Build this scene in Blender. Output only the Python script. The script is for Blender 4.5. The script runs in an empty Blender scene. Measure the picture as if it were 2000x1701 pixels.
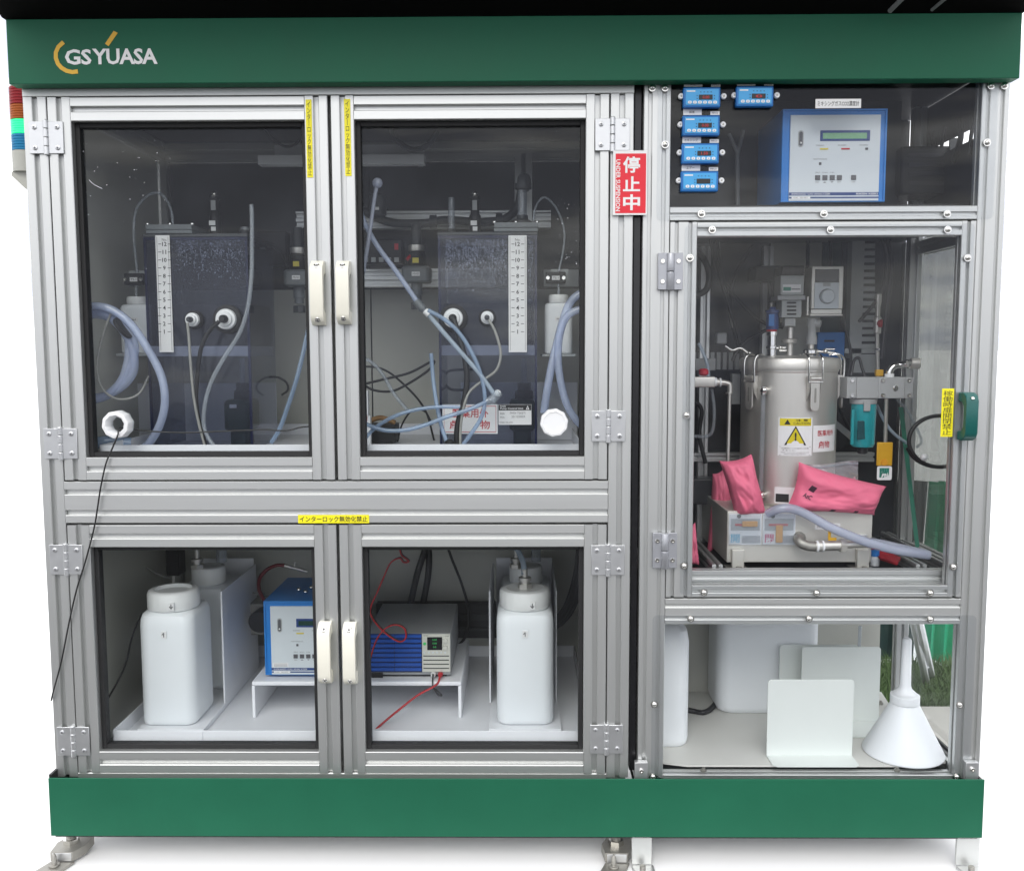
import bpy, math, random
from mathutils import Vector, Matrix, noise
random.seed(7)
S = bpy.context.scene
col = S.collection
V = Vector
# ------------------------------------------------------------ camera
CAM = V((0.96428769, -1.82695965, 1.05273361))
FPX = 1800.0
_p, _y, _r = 0.09090372, -0.00995185, -0.00301956
FW = V((math.sin(_y)*math.cos(_p), math.cos(_y)*math.cos(_p), -math.sin(_p)))
_rt = FW.cross(V((0, 0, 1))).normalized(); _up = _rt.cross(FW)
RT = _rt*math.cos(_r) + _up*math.sin(_r); UP = _up*math.cos(_r) - _rt*math.sin(_r)
cam_d = bpy.data.cameras.new('camera'); cam = bpy.data.objects.new('camera', cam_d); col.objects.link(cam)
cam_d.sensor_width = 36; cam_d.sensor_fit = 'HORIZONTAL'; cam_d.lens = 36*FPX/2000
cam_d.clip_start = .05; cam_d.clip_end = 6000
cam.matrix_world = Matrix(((RT.x, UP.x, -FW.x, CAM.x), (RT.y, UP.y, -FW.y, CAM.y), (RT.z, UP.z, -FW.z, CAM.z), (0, 0, 0, 1)))
S.camera = cam
def ray(px, py): return FW*FPX + RT*(px-1000) - UP*(py-850.5)
def p(px, py, Y):                     # photo pixel -> point on the upright plane at depth Y
    d = ray(px, py); return CAM + d*((Y-CAM.y)/d.y)
def pz(px, py, Z):                    # photo pixel -> point on a level plane at height Z
    d = ray(px, py); return CAM + d*((Z-CAM.z)/d.z)
def X(px, py=850, Y=0): return p(px, py, Y).x
def Z(py, px=1000, Y=0): return p(px, py, Y).z
def sc(Y): return (Y-CAM.y)/FPX       # metres per photo pixel at depth Y
# ------------------------------------------------------------ world: overcast sky, dull ground below the horizon
w = bpy.data.worlds.new('World'); S.world = w; w.use_nodes = True
nt = w.node_tree; nt.nodes.clear()
def nd(t, kind, **kw):
    n = t.nodes.new(kind)
    for k, v in kw.items():
        if k.startswith('i_'):
            n.inputs[k[2:].replace('_', ' ')].default_value = v
        else: setattr(n, k, v)
    return n
def mth(t, op, a, b=None, clamp=False):
    n = t.nodes.new('ShaderNodeMath'); n.operation = op; n.use_clamp = clamp
    for i, v in enumerate((a, b)):
        if v is None: continue
        if isinstance(v, (int, float)): n.inputs[i].default_value = v
        else: t.links.new(v, n.inputs[i])
    return n.outputs[0]
tc = nd(nt, 'ShaderNodeTexCoord'); sx = nd(nt, 'ShaderNodeSeparateXYZ'); nt.links.new(tc.outputs['Generated'], sx.inputs[0])
zc = mth(nt, 'MAXIMUM', sx.outputs['Z'], 0.0)
grad = mth(nt, 'ADD', mth(nt, 'MULTIPLY', zc, 1.0), 1.10)              # CIE overcast sky: zenith about three times the horizon
mp = nd(nt, 'ShaderNodeMapping'); mp.inputs['Scale'].default_value = (1.2, 1.2, 7.0); nt.links.new(tc.outputs['Generated'], mp.inputs['Vector'])
cl = nd(nt, 'ShaderNodeTexNoise', i_Scale=1.9, i_Detail=7.0, i_Roughness=.6); nt.links.new(mp.outputs[0], cl.inputs['Vector'])
cv = mth(nt, 'ADD', mth(nt, 'MULTIPLY', cl.outputs['Fac'], 8.0), -3.0)
skyv = mth(nt, 'MAXIMUM', mth(nt, 'MULTIPLY', grad, cv), 1.02)
up = mth(nt, 'ADD', mth(nt, 'MULTIPLY', sx.outputs['Z'], 14.0), 1.0, True)      # haze softens the horizon
gnd = .17
val = mth(nt, 'ADD', mth(nt, 'MULTIPLY', skyv, up), mth(nt, 'MULTIPLY', mth(nt, 'SUBTRACT', 1.0, up), gnd))
cb = nd(nt, 'ShaderNodeCombineXYZ')
dk = mth(nt, 'SUBTRACT', 1.75, val, True)                       # the darker the cloud, the bluer
nt.links.new(val, cb.inputs[0]); nt.links.new(mth(nt, 'ADD', val, mth(nt, 'MULTIPLY', dk, mth(nt, 'MULTIPLY', up, .05))), cb.inputs[1])
nt.links.new(mth(nt, 'ADD', val, mth(nt, 'MULTIPLY', dk, mth(nt, 'MULTIPLY', up, .26))), cb.inputs[2])
bg = nd(nt, 'ShaderNodeBackground'); bg.inputs['Strength'].default_value = 1.0
nt.links.new(cb.outputs[0], bg.inputs['Color'])
wo = nd(nt, 'ShaderNodeOutputWorld'); nt.links.new(bg.outputs[0], wo.inputs[0])
# ------------------------------------------------------------ sun behind thick cloud
sd = bpy.data.lights.new('sun', 'SUN'); sd.energy = 1.15; sd.angle = math.radians(28); sd.color = (1, .965, .91)
so = bpy.data.objects.new('sun', sd); col.objects.link(so)
so.rotation_euler = V((.14, .75, -.64)).to_track_quat('-Z', 'Y').to_euler()
so.location = (0, -4, 5)
vs = S.view_settings; vs.view_transform = 'Standard'; vs.look = 'None'; vs.exposure = 0.0; vs.gamma = 1; vs.use_curve_mapping = False
S.render.engine = 'CYCLES'
S.cycles.use_denoising = True
S.cycles.max_bounces = 14; S.cycles.transparent_max_bounces = 28; S.cycles.transmission_bounces = 10; S.cycles.diffuse_bounces = 4
S.cycles.sample_clamp_indirect = 6
# ------------------------------------------------------------ materials
MATS = {}
def M(name, c, rough=.5, metal=0.0, var=.05, scale=18, stretch=(1, 1, 1), bump=0.0, bscale=150, spec=.5, emit=0, sss=0, rvar=.08, coat=0, speck=0):
    m = bpy.data.materials.new(name); m.use_nodes = True; t = m.node_tree; b = t.nodes['Principled BSDF']
    tc = nd(t, 'ShaderNodeTexCoord'); mp = nd(t, 'ShaderNodeMapping'); mp.inputs['Scale'].default_value = stretch
    t.links.new(tc.outputs['Object'], mp.inputs['Vector'])
    n = nd(t, 'ShaderNodeTexNoise', i_Scale=scale, i_Detail=6.0, i_Roughness=.65); t.links.new(mp.outputs[0], n.inputs['Vector'])
    r = nd(t, 'ShaderNodeMix', data_type='RGBA')
    r.inputs[6].default_value = tuple(max(0, x*(1-var*1.6)) for x in c)+(1,); r.inputs[7].default_value = tuple(min(1, x*(1+var*1.6)) for x in c)+(1,)
    t.links.new(n.outputs['Fac'], r.inputs[0]); src = r.outputs[2]
    if speck:
        s = nd(t, 'ShaderNodeTexNoise', i_Scale=900.0, i_Detail=2.0); t.links.new(tc.outputs['Object'], s.inputs['Vector'])
        r2 = nd(t, 'ShaderNodeMix', data_type='RGBA', blend_type='MULTIPLY'); r2.inputs[0].default_value = speck
        t.links.new(src, r2.inputs[6]); t.links.new(s.outputs['Fac'], r2.inputs[7]); src = r2.outputs[2]
    t.links.new(src, b.inputs['Base Color'])
    rr = mth(t, 'ADD', mth(t, 'MULTIPLY', n.outputs['Fac'], rvar*2), rough-rvar, True); t.links.new(rr, b.inputs['Roughness'])
    b.inputs['Metallic'].default_value = metal; b.inputs['Specular IOR Level'].default_value = spec
    if coat: b.inputs['Coat Weight'].default_value = coat
    if sss:
        b.inputs['Subsurface Weight'].default_value = sss; b.inputs['Subsurface Radius'].default_value = (.02, .02, .02); b.inputs['Subsurface Scale'].default_value = .6
    if emit:
        b.inputs['Emission Color'].default_value = tuple(c)+(1,); b.inputs['Emission Strength'].default_value = emit
    if bump:
        bn = nd(t, 'ShaderNodeTexNoise', i_Scale=float(bscale), i_Detail=4.0); t.links.new(mp.outputs[0], bn.inputs['Vector'])
        bp = nd(t, 'ShaderNodeBump'); bp.inputs['Strength'].default_value = bump; bp.inputs['Distance'].default_value = .002
        t.links.new(bn.outputs['Fac'], bp.inputs['Height']); t.links.new(bp.outputs[0], b.inputs['Normal'])
    MATS[name] = m; return m
def G(name, tint, refl=.04, rough=.005, haze=0.0, hcol=(.8, .85, 1), dirt=0.0):       # thin clear sheet: transparent body, Fresnel reflection, faint dirt film
    m = bpy.data.materials.new(name); m.use_nodes = True; t = m.node_tree; t.nodes.clear()
    out = nd(t, 'ShaderNodeOutputMaterial'); tr = nd(t, 'ShaderNodeBsdfTransparent'); tr.inputs[0].default_value = tuple(tint)+(1,)
    gl = nd(t, 'ShaderNodeBsdfGlossy'); gl.inputs['Roughness'].default_value = rough
    lw = nd(t, 'ShaderNodeLayerWeight'); lw.inputs['Blend'].default_value = .5
    f = mth(t, 'ADD', mth(t, 'MULTIPLY', mth(t, 'POWER', lw.outputs['Facing'], 5.0), 1-refl), refl, True)
    body = tr.outputs[0]
    if haze or dirt:
        di = nd(t, 'ShaderNodeBsdfDiffuse'); di.inputs[0].default_value = tuple(hcol)+(1,)
        tc = nd(t, 'ShaderNodeTexCoord'); n = nd(t, 'ShaderNodeTexNoise', i_Scale=7.0, i_Detail=8.0, i_Roughness=.7); t.links.new(tc.outputs['Object'], n.inputs['Vector'])
        h = mth(t, 'ADD', mth(t, 'MULTIPLY', mth(t, 'SUBTRACT', n.outputs['Fac'], .42, True), dirt), haze, True)
        mx0 = nd(t, 'ShaderNodeMixShader'); t.links.new(h, mx0.inputs[0]); t.links.new(body, mx0.inputs[1]); t.links.new(di.outputs[0], mx0.inputs[2]); body = mx0.outputs[0]
    mx = nd(t, 'ShaderNodeMixShader'); t.links.new(f, mx.inputs[0]); t.links.new(body, mx.inputs[1]); t.links.new(gl.outputs[0], mx.inputs[2])
    t.links.new(mx.outputs[0], out.inputs[0]); MATS[name] = m; return m
M('alu_v', (.60, .61, .60), .42, .88, .02, 14, (6, 6, .25), .015, 60, rvar=.03)
M('alu_h', (.63, .64, .63), .42, .88, .02, 14, (.25, 6, 6), .015, 60, rvar=.03)
M('alu_y', (.60, .61, .60), .42, .88, .02, 14, (6, .25, 6), .015, 60, rvar=.03)
M('alu_plate', (.62, .63, .64), .38, .85, .05, 40, bump=.04)
M('hinge_grey', (.42, .43, .46), .45, .75, .06, 60, bump=.06, bscale=600)
M('chrome', (.78, .77, .74), .16, 1, .03, 60)
M('steel', (.66, .64, .60), .44, .85, .06, 20, (3, 3, .4), .05, 200)
M('steel_box', (.66, .65, .60), .42, .45, .06, 10, (.4, 3, 3), .04, 200)
M('dull_steel', (.36, .35, .32), .5, .8, .15, 60, bump=.15)
M('green_paint', (.009, .122, .064), .55, 0, .13, 4, bump=.05, bscale=500, speck=.25, spec=.28)
M('green_dark', (.006, .030, .022), .5, 0, .08, 9)
M('green_handle', (.006, .095, .085), .35, 0, .08, 60)
M('black', (.008, .008, .009), .5, 0, .2, 40)
M('black_hood', (.004, .004, .004), .9, 0, .2, 8, spec=.05)
M('rubber', (.012, .012, .013), .65, 0, .2, 60, bump=.1)
M('black_gloss', (.010, .010, .012), .25, 0, .2, 40)
M('cable', (.014, .014, .015), .42, 0, .2, 90)
M('cable_grey', (.30, .30, .28), .45, 0, .08, 90)
M('cable_red', (.40, .012, .018), .4, 0, .1, 90)
M('hose_red', (.14, .008, .012), .35, 0, .1, 60)
M('cream', (.80, .78, .68), .38, 0, .03, 40, bump=.02)
M('white', (.80, .81, .82), .42, 0, .03, 12, bump=.02)
M('white_paint', (.80, .81, .84), .38, 0, .04, 8, bump=.03, bscale=300)
M('white_plate', (.74, .78, .75), .42, 0, .03, 8)
M('floor_white', (.93, .93, .93), .7, 0, .01, 6)
M('poly', (.83, .86, .88), .42, 0, .025, 8, bump=.05, bscale=40, sss=.35)
M('poly_cap', (.84, .85, .84), .42, 0, .025, 20, sss=.2)
M('label', (.80, .80, .80), .5, 0, .02, 60)
M('yellow', (.90, .80, .012), .45, 0, .03, 60)
M('yellow_caution', (.70, .58, .01), .45, 0, .03, 60)
M('logo_yellow', (.72, .42, .03), .5, 0, .03, 60)
M('red_sign', (.72, .012, .03), .42, 0, .03, 30)
M('red', (.50, .015, .03), .4, 0, .08, 60)
M('red_text', (.48, .02, .035), .5, 0, .05, 60)
M('ink', (.015, .015, .016), .55, 0, .1, 60)
M('ink_grey', (.10, .10, .11), .55, 0, .1, 60)
M('blue_case', (.018, .20, .58), .4, 0, .06, 20)
M('blue_face', (.055, .36, .72), .4, 0, .04, 40)
M('blue_mid', (.010, .15, .46), .4, 0, .06, 40)
M('blue_psu', (.012, .075, .36), .42, 0, .08, 40)
M('blue_slot', (.003, .012, .06), .5, 0, .08, 40)
M('navy', (.015, .05, .20), .4, 0, .05, 40)
M('grey_panel', (.62, .67, .70), .42, 0, .03, 20)
M('lcd', (.20, .42, .24), .25, 0, .08, 80)
M('lcd_dark', (.015, .055, .04), .2, 0, .1, 80)
M('led_red', (.35, .01, .015), .3, 0, .05, 60, emit=.25)
M('led_green', (.05, .5, .12), .3, 0, .05, 60, emit=.15)
M('led_yellow', (.65, .55, .05), .4, 0, .05, 60)
M('beige', (.60, .60, .54), .45, 0, .04, 30)
M('psu_top', (.34, .35, .36), .5, .2, .06, 30)
M('pvc', (.13, .145, .155), .45, 0, .06, 30)
M('pvc_dark', (.045, .05, .055), .45, 0, .08, 30)
M('pvc_light', (.36, .37, .37), .45, 0, .06, 30)
M('pump_green', (.012, .04, .028), .45, 0, .12, 40, bump=.08)
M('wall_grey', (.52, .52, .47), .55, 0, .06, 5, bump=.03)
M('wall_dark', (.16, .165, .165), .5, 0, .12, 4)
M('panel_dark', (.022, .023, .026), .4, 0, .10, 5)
M('side_panel', (.50, .51, .48), .22, .15, .06, 4)
M('floor_plate', (.66, .66, .62), .45, 0, .05, 7, bump=.03)
M('strap', (.012, .16, .10), .5, 0, .1, 20)
M('duct', (.38, .40, .40), .5, 0, .05, 30)
M('pink', (.80, .165, .27), .62, 0, .06, 25, bump=.25, bscale=45)
M('pink_ink', (.05, .012, .03), .6, 0, .1, 60)
M('orange', (.66, .30, .01), .4, 0, .06, 60)
M('orange_tag', (.60, .33, .012), .35, 0, .06, 60)
M('teal_text', (.01, .20, .14), .5, 0, .05, 60)
M('cyan_text', (.10, .42, .60), .5, 0, .05, 60)
M('magenta_text', (.55, .04, .16), .5, 0, .05, 60)
M('teal', (.012, .29, .32), .2, 0, .12, 30, coat=.4)
M('teal_dark', (.006, .06, .07), .25, 0, .12, 30)
M('lamp_red', (.26, .006, .012), .35, 0, .1, 60, spec=.3)
M('lamp_amber', (.36, .085, .01), .35, 0, .1, 60, spec=.3)
M('lamp_green', (.015, .72, .24), .25, 0, .1, 60, emit=1.0)
M('lamp_blue', (.010, .19, .38), .35, 0, .1, 60, spec=.3)
M('lamp_base', (.42, .42, .38), .5, 0, .05, 60)
M('grass', (.07, .13, .03), .7, 0, .3, 30)
M('concrete', (.42, .41, .37), .85, 0, .12, 14, bump=.3, bscale=90)
M('tarp', (.012, .38, .19), .5, 0, .10, 6, bump=.5, bscale=12)
M('tarp_dark', (.010, .035, .030), .6, 0, .15, 6, bump=.4, bscale=12)
M('wood_brown', (.28, .15, .05), .6, 0, .2, 40)
G('glass', (.96, .97, .97), .020, 0, 0, dirt=.025)
G('acrylic', (.96, .965, .97), .017, 0, .001, dirt=.02)
G('tank_tint', (.66, .68, .73), .022, .02, .022, (.42, .45, .62), dirt=.04)
G('tank_edge', (.25, .27, .42), .04, .05, .25, (.05, .06, .16))
G('liquid', (.42, .44, .60), .02, .02, .05, (.05, .06, .12))
G('tube_clear', (.80, .83, .86), .06, .05, .22, (.75, .80, .85))
G('tube_blue', (.72, .80, .90), .06, .05, .42, (.42, .55, .72))
G('hose_blue', (.78, .83, .94), .06, .10, .34, (.62, .69, .86), dirt=.5)
G('hose_grey', (.78, .81, .88), .06, .10, .44, (.56, .60, .72), dirt=.4)
G('hose_pale', (.80, .86, .92), .05, .10, .38, (.62, .72, .82), dirt=.4)
G('side_sheet', (.55, .56, .54), .05, .02, .14, (.62, .62, .58), dirt=.5)
G('bag_film', (.90, .88, .90), .06, .08, .16, (.85, .80, .84), dirt=.3)
G('cover_clear', (.92, .94, .96), .06, .03, .10, (.85, .88, .92))
G('droplet', (.80, .80, .86), .22, .05, .60, (.9, .92, .98))
# ------------------------------------------------------------ mesh builder
WL = {}
TXT = {}
def glyphs(body, bold, sp=1.0, ls=1.0):
    k = (body, bold, sp, ls)
    if k in TXT: return TXT[k]
    c = bpy.data.curves.new('t', 'FONT'); c.body = body; c.size = 1; c.resolution_u = 2; c.offset = bold; c.align_x = 'CENTER'
    c.space_character = sp; c.space_line = ls
    o = bpy.data.objects.new('t', c); col.objects.link(o)
    dg = bpy.context.evaluated_depsgraph_get(); dg.update()
    me = bpy.data.meshes.new_from_object(o.evaluated_get(dg))
    vs_ = [(v.co.x, v.co.y) for v in me.vertices]; fs = [tuple(q.vertices) for q in me.polygons]
    bpy.data.objects.remove(o); bpy.data.curves.remove(c); bpy.data.meshes.remove(me)
    TXT[k] = (vs_, fs); return TXT[k]
class MB:
    def __init__(s, mat): s.v = []; s.f = []; s.fm = []; s.mats = []; s.use(mat)
    def use(s, mat):
        if mat not in s.mats: s.mats.append(mat)
        s.mi = s.mats.index(mat); return s
    def add(s, vs_, fs):
        b = len(s.v); s.v += [V(q) for q in vs_]
        for q in fs: s.f.append(tuple(i+b for i in q)); s.fm.append(s.mi)
        return s
    def box(s, x0, x1, y0, y1, z0, z1):
        x0, x1 = sorted((x0, x1)); y0, y1 = sorted((y0, y1)); z0, z1 = sorted((z0, z1))
        return s.add([(x, y, z) for z in (z0, z1) for x, y in ((x0, y0), (x1, y0), (x1, y1), (x0, y1))],
                     [(3, 2, 1, 0), (4, 5, 6, 7), (0, 1, 5, 4), (1, 2, 6, 5), (2, 3, 7, 6), (3, 0, 4, 7)])
    def pbox(s, px0, px1, py0, py1, Y, d):          # box whose front face fills a photo rectangle on plane Y
        a = p(px0, py0, Y); b = p(px1, py1, Y); return s.box(a.x, b.x, Y, Y+d, b.z, a.z)
    def loft(s, loops, cap0=True, cap1=True):
        n = len(loops[0]); vs_ = [q for l in loops for q in l]; fs = []
        for i in range(len(loops)-1):
            for j in range(n):
                k = (j+1) % n; fs.append((i*n+j, i*n+k, (i+1)*n+k, (i+1)*n+j))
        if cap0: fs.append(tuple(reversed(range(n))))
        if cap1: fs.append(tuple(range((len(loops)-1)*n, len(loops)*n)))
        return s.add(vs_, fs)
    def lathe(s, prof, c, ax='z', n=28, cap0=True, cap1=True, lobes=0, la=0):
        c = V(c); A = V(ax) if not isinstance(ax, str) else V({'x': (1, 0, 0), 'y': (0, 1, 0), 'z': (0, 0, 1)}[ax])
        A = A.normalized(); U = A.orthogonal().normalized(); W = A.cross(U)
        loops = []
        for r, h in prof:
            l = []
            for j in range(n):
                t = 2*math.pi*j/n; rr = r*(1+la*max(-.5, math.cos(lobes*t))) if lobes else r
                l.append(c + A*h + U*(rr*math.cos(t)) + W*(rr*math.sin(t)))
            loops.append(l)
        return s.loft(loops, cap0, cap1)
    def cyl(s, a, b, r, r2=None, n=18):
        a = V(a); b = V(b); return s.lathe([(r, 0), (r if r2 is None else r2, (b-a).length)], a, tuple(b-a), n)
    def ball(s, c, r, n=14, sq=1.0, ax='y'):
        pr = [(max(1e-4, r*math.sin(math.pi*i/8)), -r*sq*math.cos(math.pi*i/8)) for i in range(9)]
        return s.lathe(pr, c, ax, n)
    def tube(s, pts, r, n=10, seg=7, r2=None):
        pts = [V(q) for q in pts]; P = [pts[0]*2-pts[1]]+pts+[pts[-1]*2-pts[-2]]; path = []
        for i in range(1, len(P)-2):
            for k in range(seg):
                t = k/seg; a, b, c, d = P[i-1], P[i], P[i+1], P[i+2]
                path.append(.5*((2*b)+(c-a)*t+(2*a-5*b+4*c-d)*t*t+(3*b-a-3*c+d)*t*t*t))
        path.append(pts[-1]); loops = []; T = (path[1]-path[0]).normalized(); N = T.orthogonal().normalized()
        for i, q in enumerate(path):
            T2 = (path[min(i+1, len(path)-1)]-path[max(i-1, 0)]).normalized(); N = (N-T2*N.dot(T2)).normalized(); B = T2.cross(N)
            rr = r if r2 is None else r+(r2-r)*i/(len(path)-1)
            loops.append([q+N*(rr*math.cos(2*math.pi*j/n))+B*(rr*math.sin(2*math.pi*j/n)) for j in range(n)])
        return s.loft(loops)
    def ptube(s, pts, r, **k):                      # pixel path: (px, py, Y)
        return s.tube([p(*q) for q in pts], r, **k)
    def prism(s, poly, ax, a0, a1):                 # outline in the two other axes, swept along ax
        f = {'x': lambda u, v, a: (a, u, v), 'y': lambda u, v, a: (u, a, v), 'z': lambda u, v, a: (u, v, a)}[ax]
        return s.loft([[V(f(u, v, a)) for u, v in poly] for a in (a0, a1)])
    def text(s, body, o, w=None, h=None, u=(1, 0, 0), v=(0, 0, 1), bold=0.0, fn=None, sp=1.0, ls=1.0):
        vs_, fs = glyphs(body, bold, sp, ls)
        if not vs_: return s
        xs = [q[0] for q in vs_]; ys = [q[1] for q in vs_]; cx = (min(xs)+max(xs))/2; cy = (min(ys)+max(ys))/2
        dx = max(1e-6, max(xs)-min(xs)); dy = max(1e-6, max(ys)-min(ys))
        kx = w/dx if w else h/dy; ky = h/dy if h else w/dx
        if fn: return s.add([fn((a-cx)*kx, (b-cy)*ky) for a, b in vs_], fs)
        o = V(o); u = V(u); v = V(v)
        return s.add([o+u*((a-cx)*kx)+v*((b-cy)*ky) for a, b in vs_], fs)
    def ptext(s, body, px0, px1, py0, py1, Y, **k):  # text filling a photo rectangle on plane Y
        a = p(px0, py0, Y); b = p(px1, py1, Y); return s.text(body, ((a.x+b.x)/2, Y, (a.z+b.z)/2), abs(b.x-a.x), abs(a.z-b.z), **k)
    def build(s, name, parent=None, bevel=0, label=None, cat=None, group=None, kind=None, ang=38, flat=False):
        if parent is not None: o0 = WL[parent.name]
        else:
            o0 = V(((min(q.x for q in s.v)+max(q.x for q in s.v))/2, (min(q.y for q in s.v)+max(q.y for q in s.v))/2, min(q.z for q in s.v)))
        me = bpy.data.meshes.new(name); me.from_pydata([q-o0 for q in s.v], [], s.f)
        for m in s.mats: me.materials.append(MATS[m])
        me.polygons.foreach_set('material_index', s.fm)
        if not flat:
            me.polygons.foreach_set('use_smooth', [True]*len(s.f)); me.update(); me.set_sharp_from_angle(angle=math.radians(ang))
        me.update()
        o = bpy.data.objects.new(name, me); col.objects.link(o)
        if parent is not None: o.parent = parent
        else: o.location = o0
        WL[o.name] = o0
        if bevel:
            b = o.modifiers.new('bevel', 'BEVEL'); b.width = bevel; b.segments = 2; b.limit_method = 'ANGLE'; b.angle_limit = math.radians(40)
        tag(o, label, cat, group, kind); return o
def tag(o, label=None, cat=None, group=None, kind=None):
    for k, v in (('label', label), ('category', cat), ('group', group), ('kind', kind)):
        if v: o[k] = v
    return o
def thing(name, loc, label, cat, group=None):
    o = bpy.data.objects.new(name, None); col.objects.link(o); o.location = loc; o.empty_display_size = .05
    WL[o.name] = V(loc); return tag(o, label, cat, group)
def sub(name, parent, label=None):                  # an Empty that gathers the pieces of one part
    o = bpy.data.objects.new(name, None); col.objects.link(o); o.parent = parent; o.empty_display_size = .03
    WL[o.name] = WL[parent.name]; return tag(o, label)
_share = {}
def stamp(key, maker, name, parent, loc):           # alike pieces share mesh data
    if key not in _share:
        m = maker(); me_o = m.build('tmp_piece'); me = me_o.data; off = me_o.location.copy(); bpy.data.objects.remove(me_o)
        for v in me.vertices: v.co += off
        me.name = name; _share[key] = me
    o = bpy.data.objects.new(name, _share[key]); col.objects.link(o); o.parent = parent; o.location = V(loc)-WL[parent.name]
    WL[o.name] = WL[parent.name]; return o
def dome_screw():
    m = MB('chrome'); m.lathe([(.0072, 0), (.0072, -.001), (.0052, -.001), (.0050, -.0028), (.0036, -.0044), (.0012, -.005)], (0, 0, 0), 'y', 16)
    m.use('dull_steel').lathe([(.0016, -.0046), (.0016, -.0052)], (0, 0, 0), 'y', 6); return m
def flat_screw():
    m = MB('alu_plate'); m.lathe([(.0048, 0), (.0046, -.0012), (.0034, -.0018), (.0012, -.0019)], (0, 0, 0), 'y', 16)
    m.use('ink_grey').box(-.0024, .0024, -.0024, -.0021, -.0005, .0005).box(-.0005, .0005, -.00245, -.00215, -.0024, .0024); return m
def cap_screw():
    m = MB('chrome'); m.lathe([(.0045, 0), (.0045, -.003), (.0040, -.0036), (.0022, -.0036), (.0020, -.002)], (0, 0, 0), 'y', 14); return m
def profile(u0, u1, v0, v1, gu, gv, gw=.0100, gd=.0055, ch=.0012):
    """outline of an aluminium extrusion with open slots; gu/gv: slot centres on the u- and v-running sides"""
    out = []
    def side(a, b, slots, du, dv, nu, nv, L):
        out.append((a+du*ch, b+dv*ch))
        for c in slots:
            for t, d in ((c-gw/2-.0012, 0), (c-gw/2, .0009), (c-gw/2, gd), (c+gw/2, gd), (c+gw/2, .0009), (c+gw/2+.0012, 0)):
                out.append((a+du*t+nu*d, b+dv*t+nv*d))
        out.append((a+du*(L-ch), b+dv*(L-ch)))
    W, H = u1-u0, v1-v0
    side(u0, v0, gu, 1, 0, 0, 1, W); side(u1, v0, gv, 0, 1, -1, 0, H)
    side(u1, v1, [W-c for c in reversed(gu)], -1, 0, 0, -1, W); side(u0, v1, [H-c for c in reversed(gv)], 0, -1, 1, 0, H)
    return out
def bar(ax, mat, name, parent, a0, a1, u0, u1, v0, v1, gu=None, gv=None, gw=.010, gd=.0095):
    W, H = u1-u0, v1-v0
    gu = [W/2] if gu is None else gu; gv = [H/2] if gv is None else gv
    m = MB(mat); m.prism(profile(u0, u1, v0, v1, gu, gv, gw, gd), ax, a0, a1); return m.build(name, parent, ang=25)
def rrect(cx, cy, hw, hd, r, n=6):
    out = []
    for sx_, sy_, a0 in ((1, 1, 0), (-1, 1, 90), (-1, -1, 180), (1, -1, 270)):
        for k in range(n+1):
            a = math.radians(a0+90*k/n); out.append((cx+sx_*(hw-r)+r*math.cos(a), cy+sy_*(hd-r)+r*math.sin(a)))
    return out
# ============================================================ setting
m = MB('floor_white'); m.box(-1500, 1500, -.16, 4000, -.02, 0); m.build('floor', kind='structure')
# ============================================================ green hood parts
FY = -.035
m = MB('green_paint'); m.box(-.006, 1.901, FY, -.004, Z(165, 20, FY), 1.6785)
fas = m.build('fascia_panel', bevel=.0015, label='long green fascia board across the top of both cabinets with yellow and white lettering', cat='fascia')
m = MB('label'); m.ptext('GS', 126, 179, 97, 127, FY-.0006, bold=.028, sp=.97); m.ptext('YUASA', 179.5, 308, 95.5, 126, FY-.0006, bold=.028, sp=.97)
m.build('white_lettering', fas, flat=True)
m = MB('logo_yellow')
arc = [(124, 83, 4.2), (114, 92, 4.1), (109, 103, 4), (109, 114, 4), (113, 125, 4), (120, 133, 4), (130, 139, 4), (141, 141.5, 4), (152, 140, 4.2)]
L1 = []
for i, (a, b, r) in enumerate(arc):
    q0 = arc[max(0, i-1)]; q1 = arc[min(len(arc)-1, i+1)]; dx, dy = q1[0]-q0[0], q1[1]-q0[1]; l = math.hypot(dx, dy)
    L1.append([p(a-dy/l*r, b+dx/l*r, FY-.0007), p(a+dy/l*r, b-dx/l*r, FY-.0007)])
vs_ = [q for l in L1 for q in l]; m.add(vs_, [(2*i, 2*i+1, 2*i+3, 2*i+2) for i in range(len(L1)-1)])
m.build('yellow_emblem', fas, flat=True)
m = MB('logo_yellow'); m.add([p(q[0], q[1], FY-.0007) for q in ((205, 86), (212, 91), (230, 65), (222, 61))], [(0, 1, 2, 3)])
m.build('yellow_stroke', fas, flat=True)
# raised black hood above the fascia, seen from below
m = MB('black_hood')
prof_h = [(-.004, 1.680), (-.040, 1.680), (-.30, 1.80), (-.30, 1.825), (-.02, 1.72), (.62, 1.72), (.62, 1.680)]
m.prism(prof_h, 'x', -.010, 1.905)
hood = m.build('canopy_hood', label='black overhanging hood with a dark underside above the green fascia', cat='hood')
m = MB('wall_dark'); m.cyl(p(1738, 22, -.06), p(1790, -30, -.14), .0045); m.build('gas_strut', hood)
m = MB('wall_dark'); m.cyl(p(1820, 20, -.06), p(1880, -30, -.14), .003); m.build('gas_strut', hood)
# plinth
PY = -.030
m = MB('green_paint'); zt, zb = Z(1521, 1000, PY), Z(1634, 1000, PY); m.box(-.001, 1.898, PY, PY+.004, zb, zt)
pl = m.build('plinth_panel', bevel=.001, label='green plinth board along the base of both cabinets', cat='plinth')
m = MB('black'); m.box(-.0012, .004, PY+.0045, .20, zb, zt+.006); m.build('side_return', pl)
m = MB('black'); m.box(1.893, 1.8982, PY+.0045, .20, zb, zt-.003); m.build('side_return', pl)
m = MB('black'); m.box(.006, 1.89, PY+.0045, PY+.016, zb-.004, zb+.012); m.build('lower_lip', pl)
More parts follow.
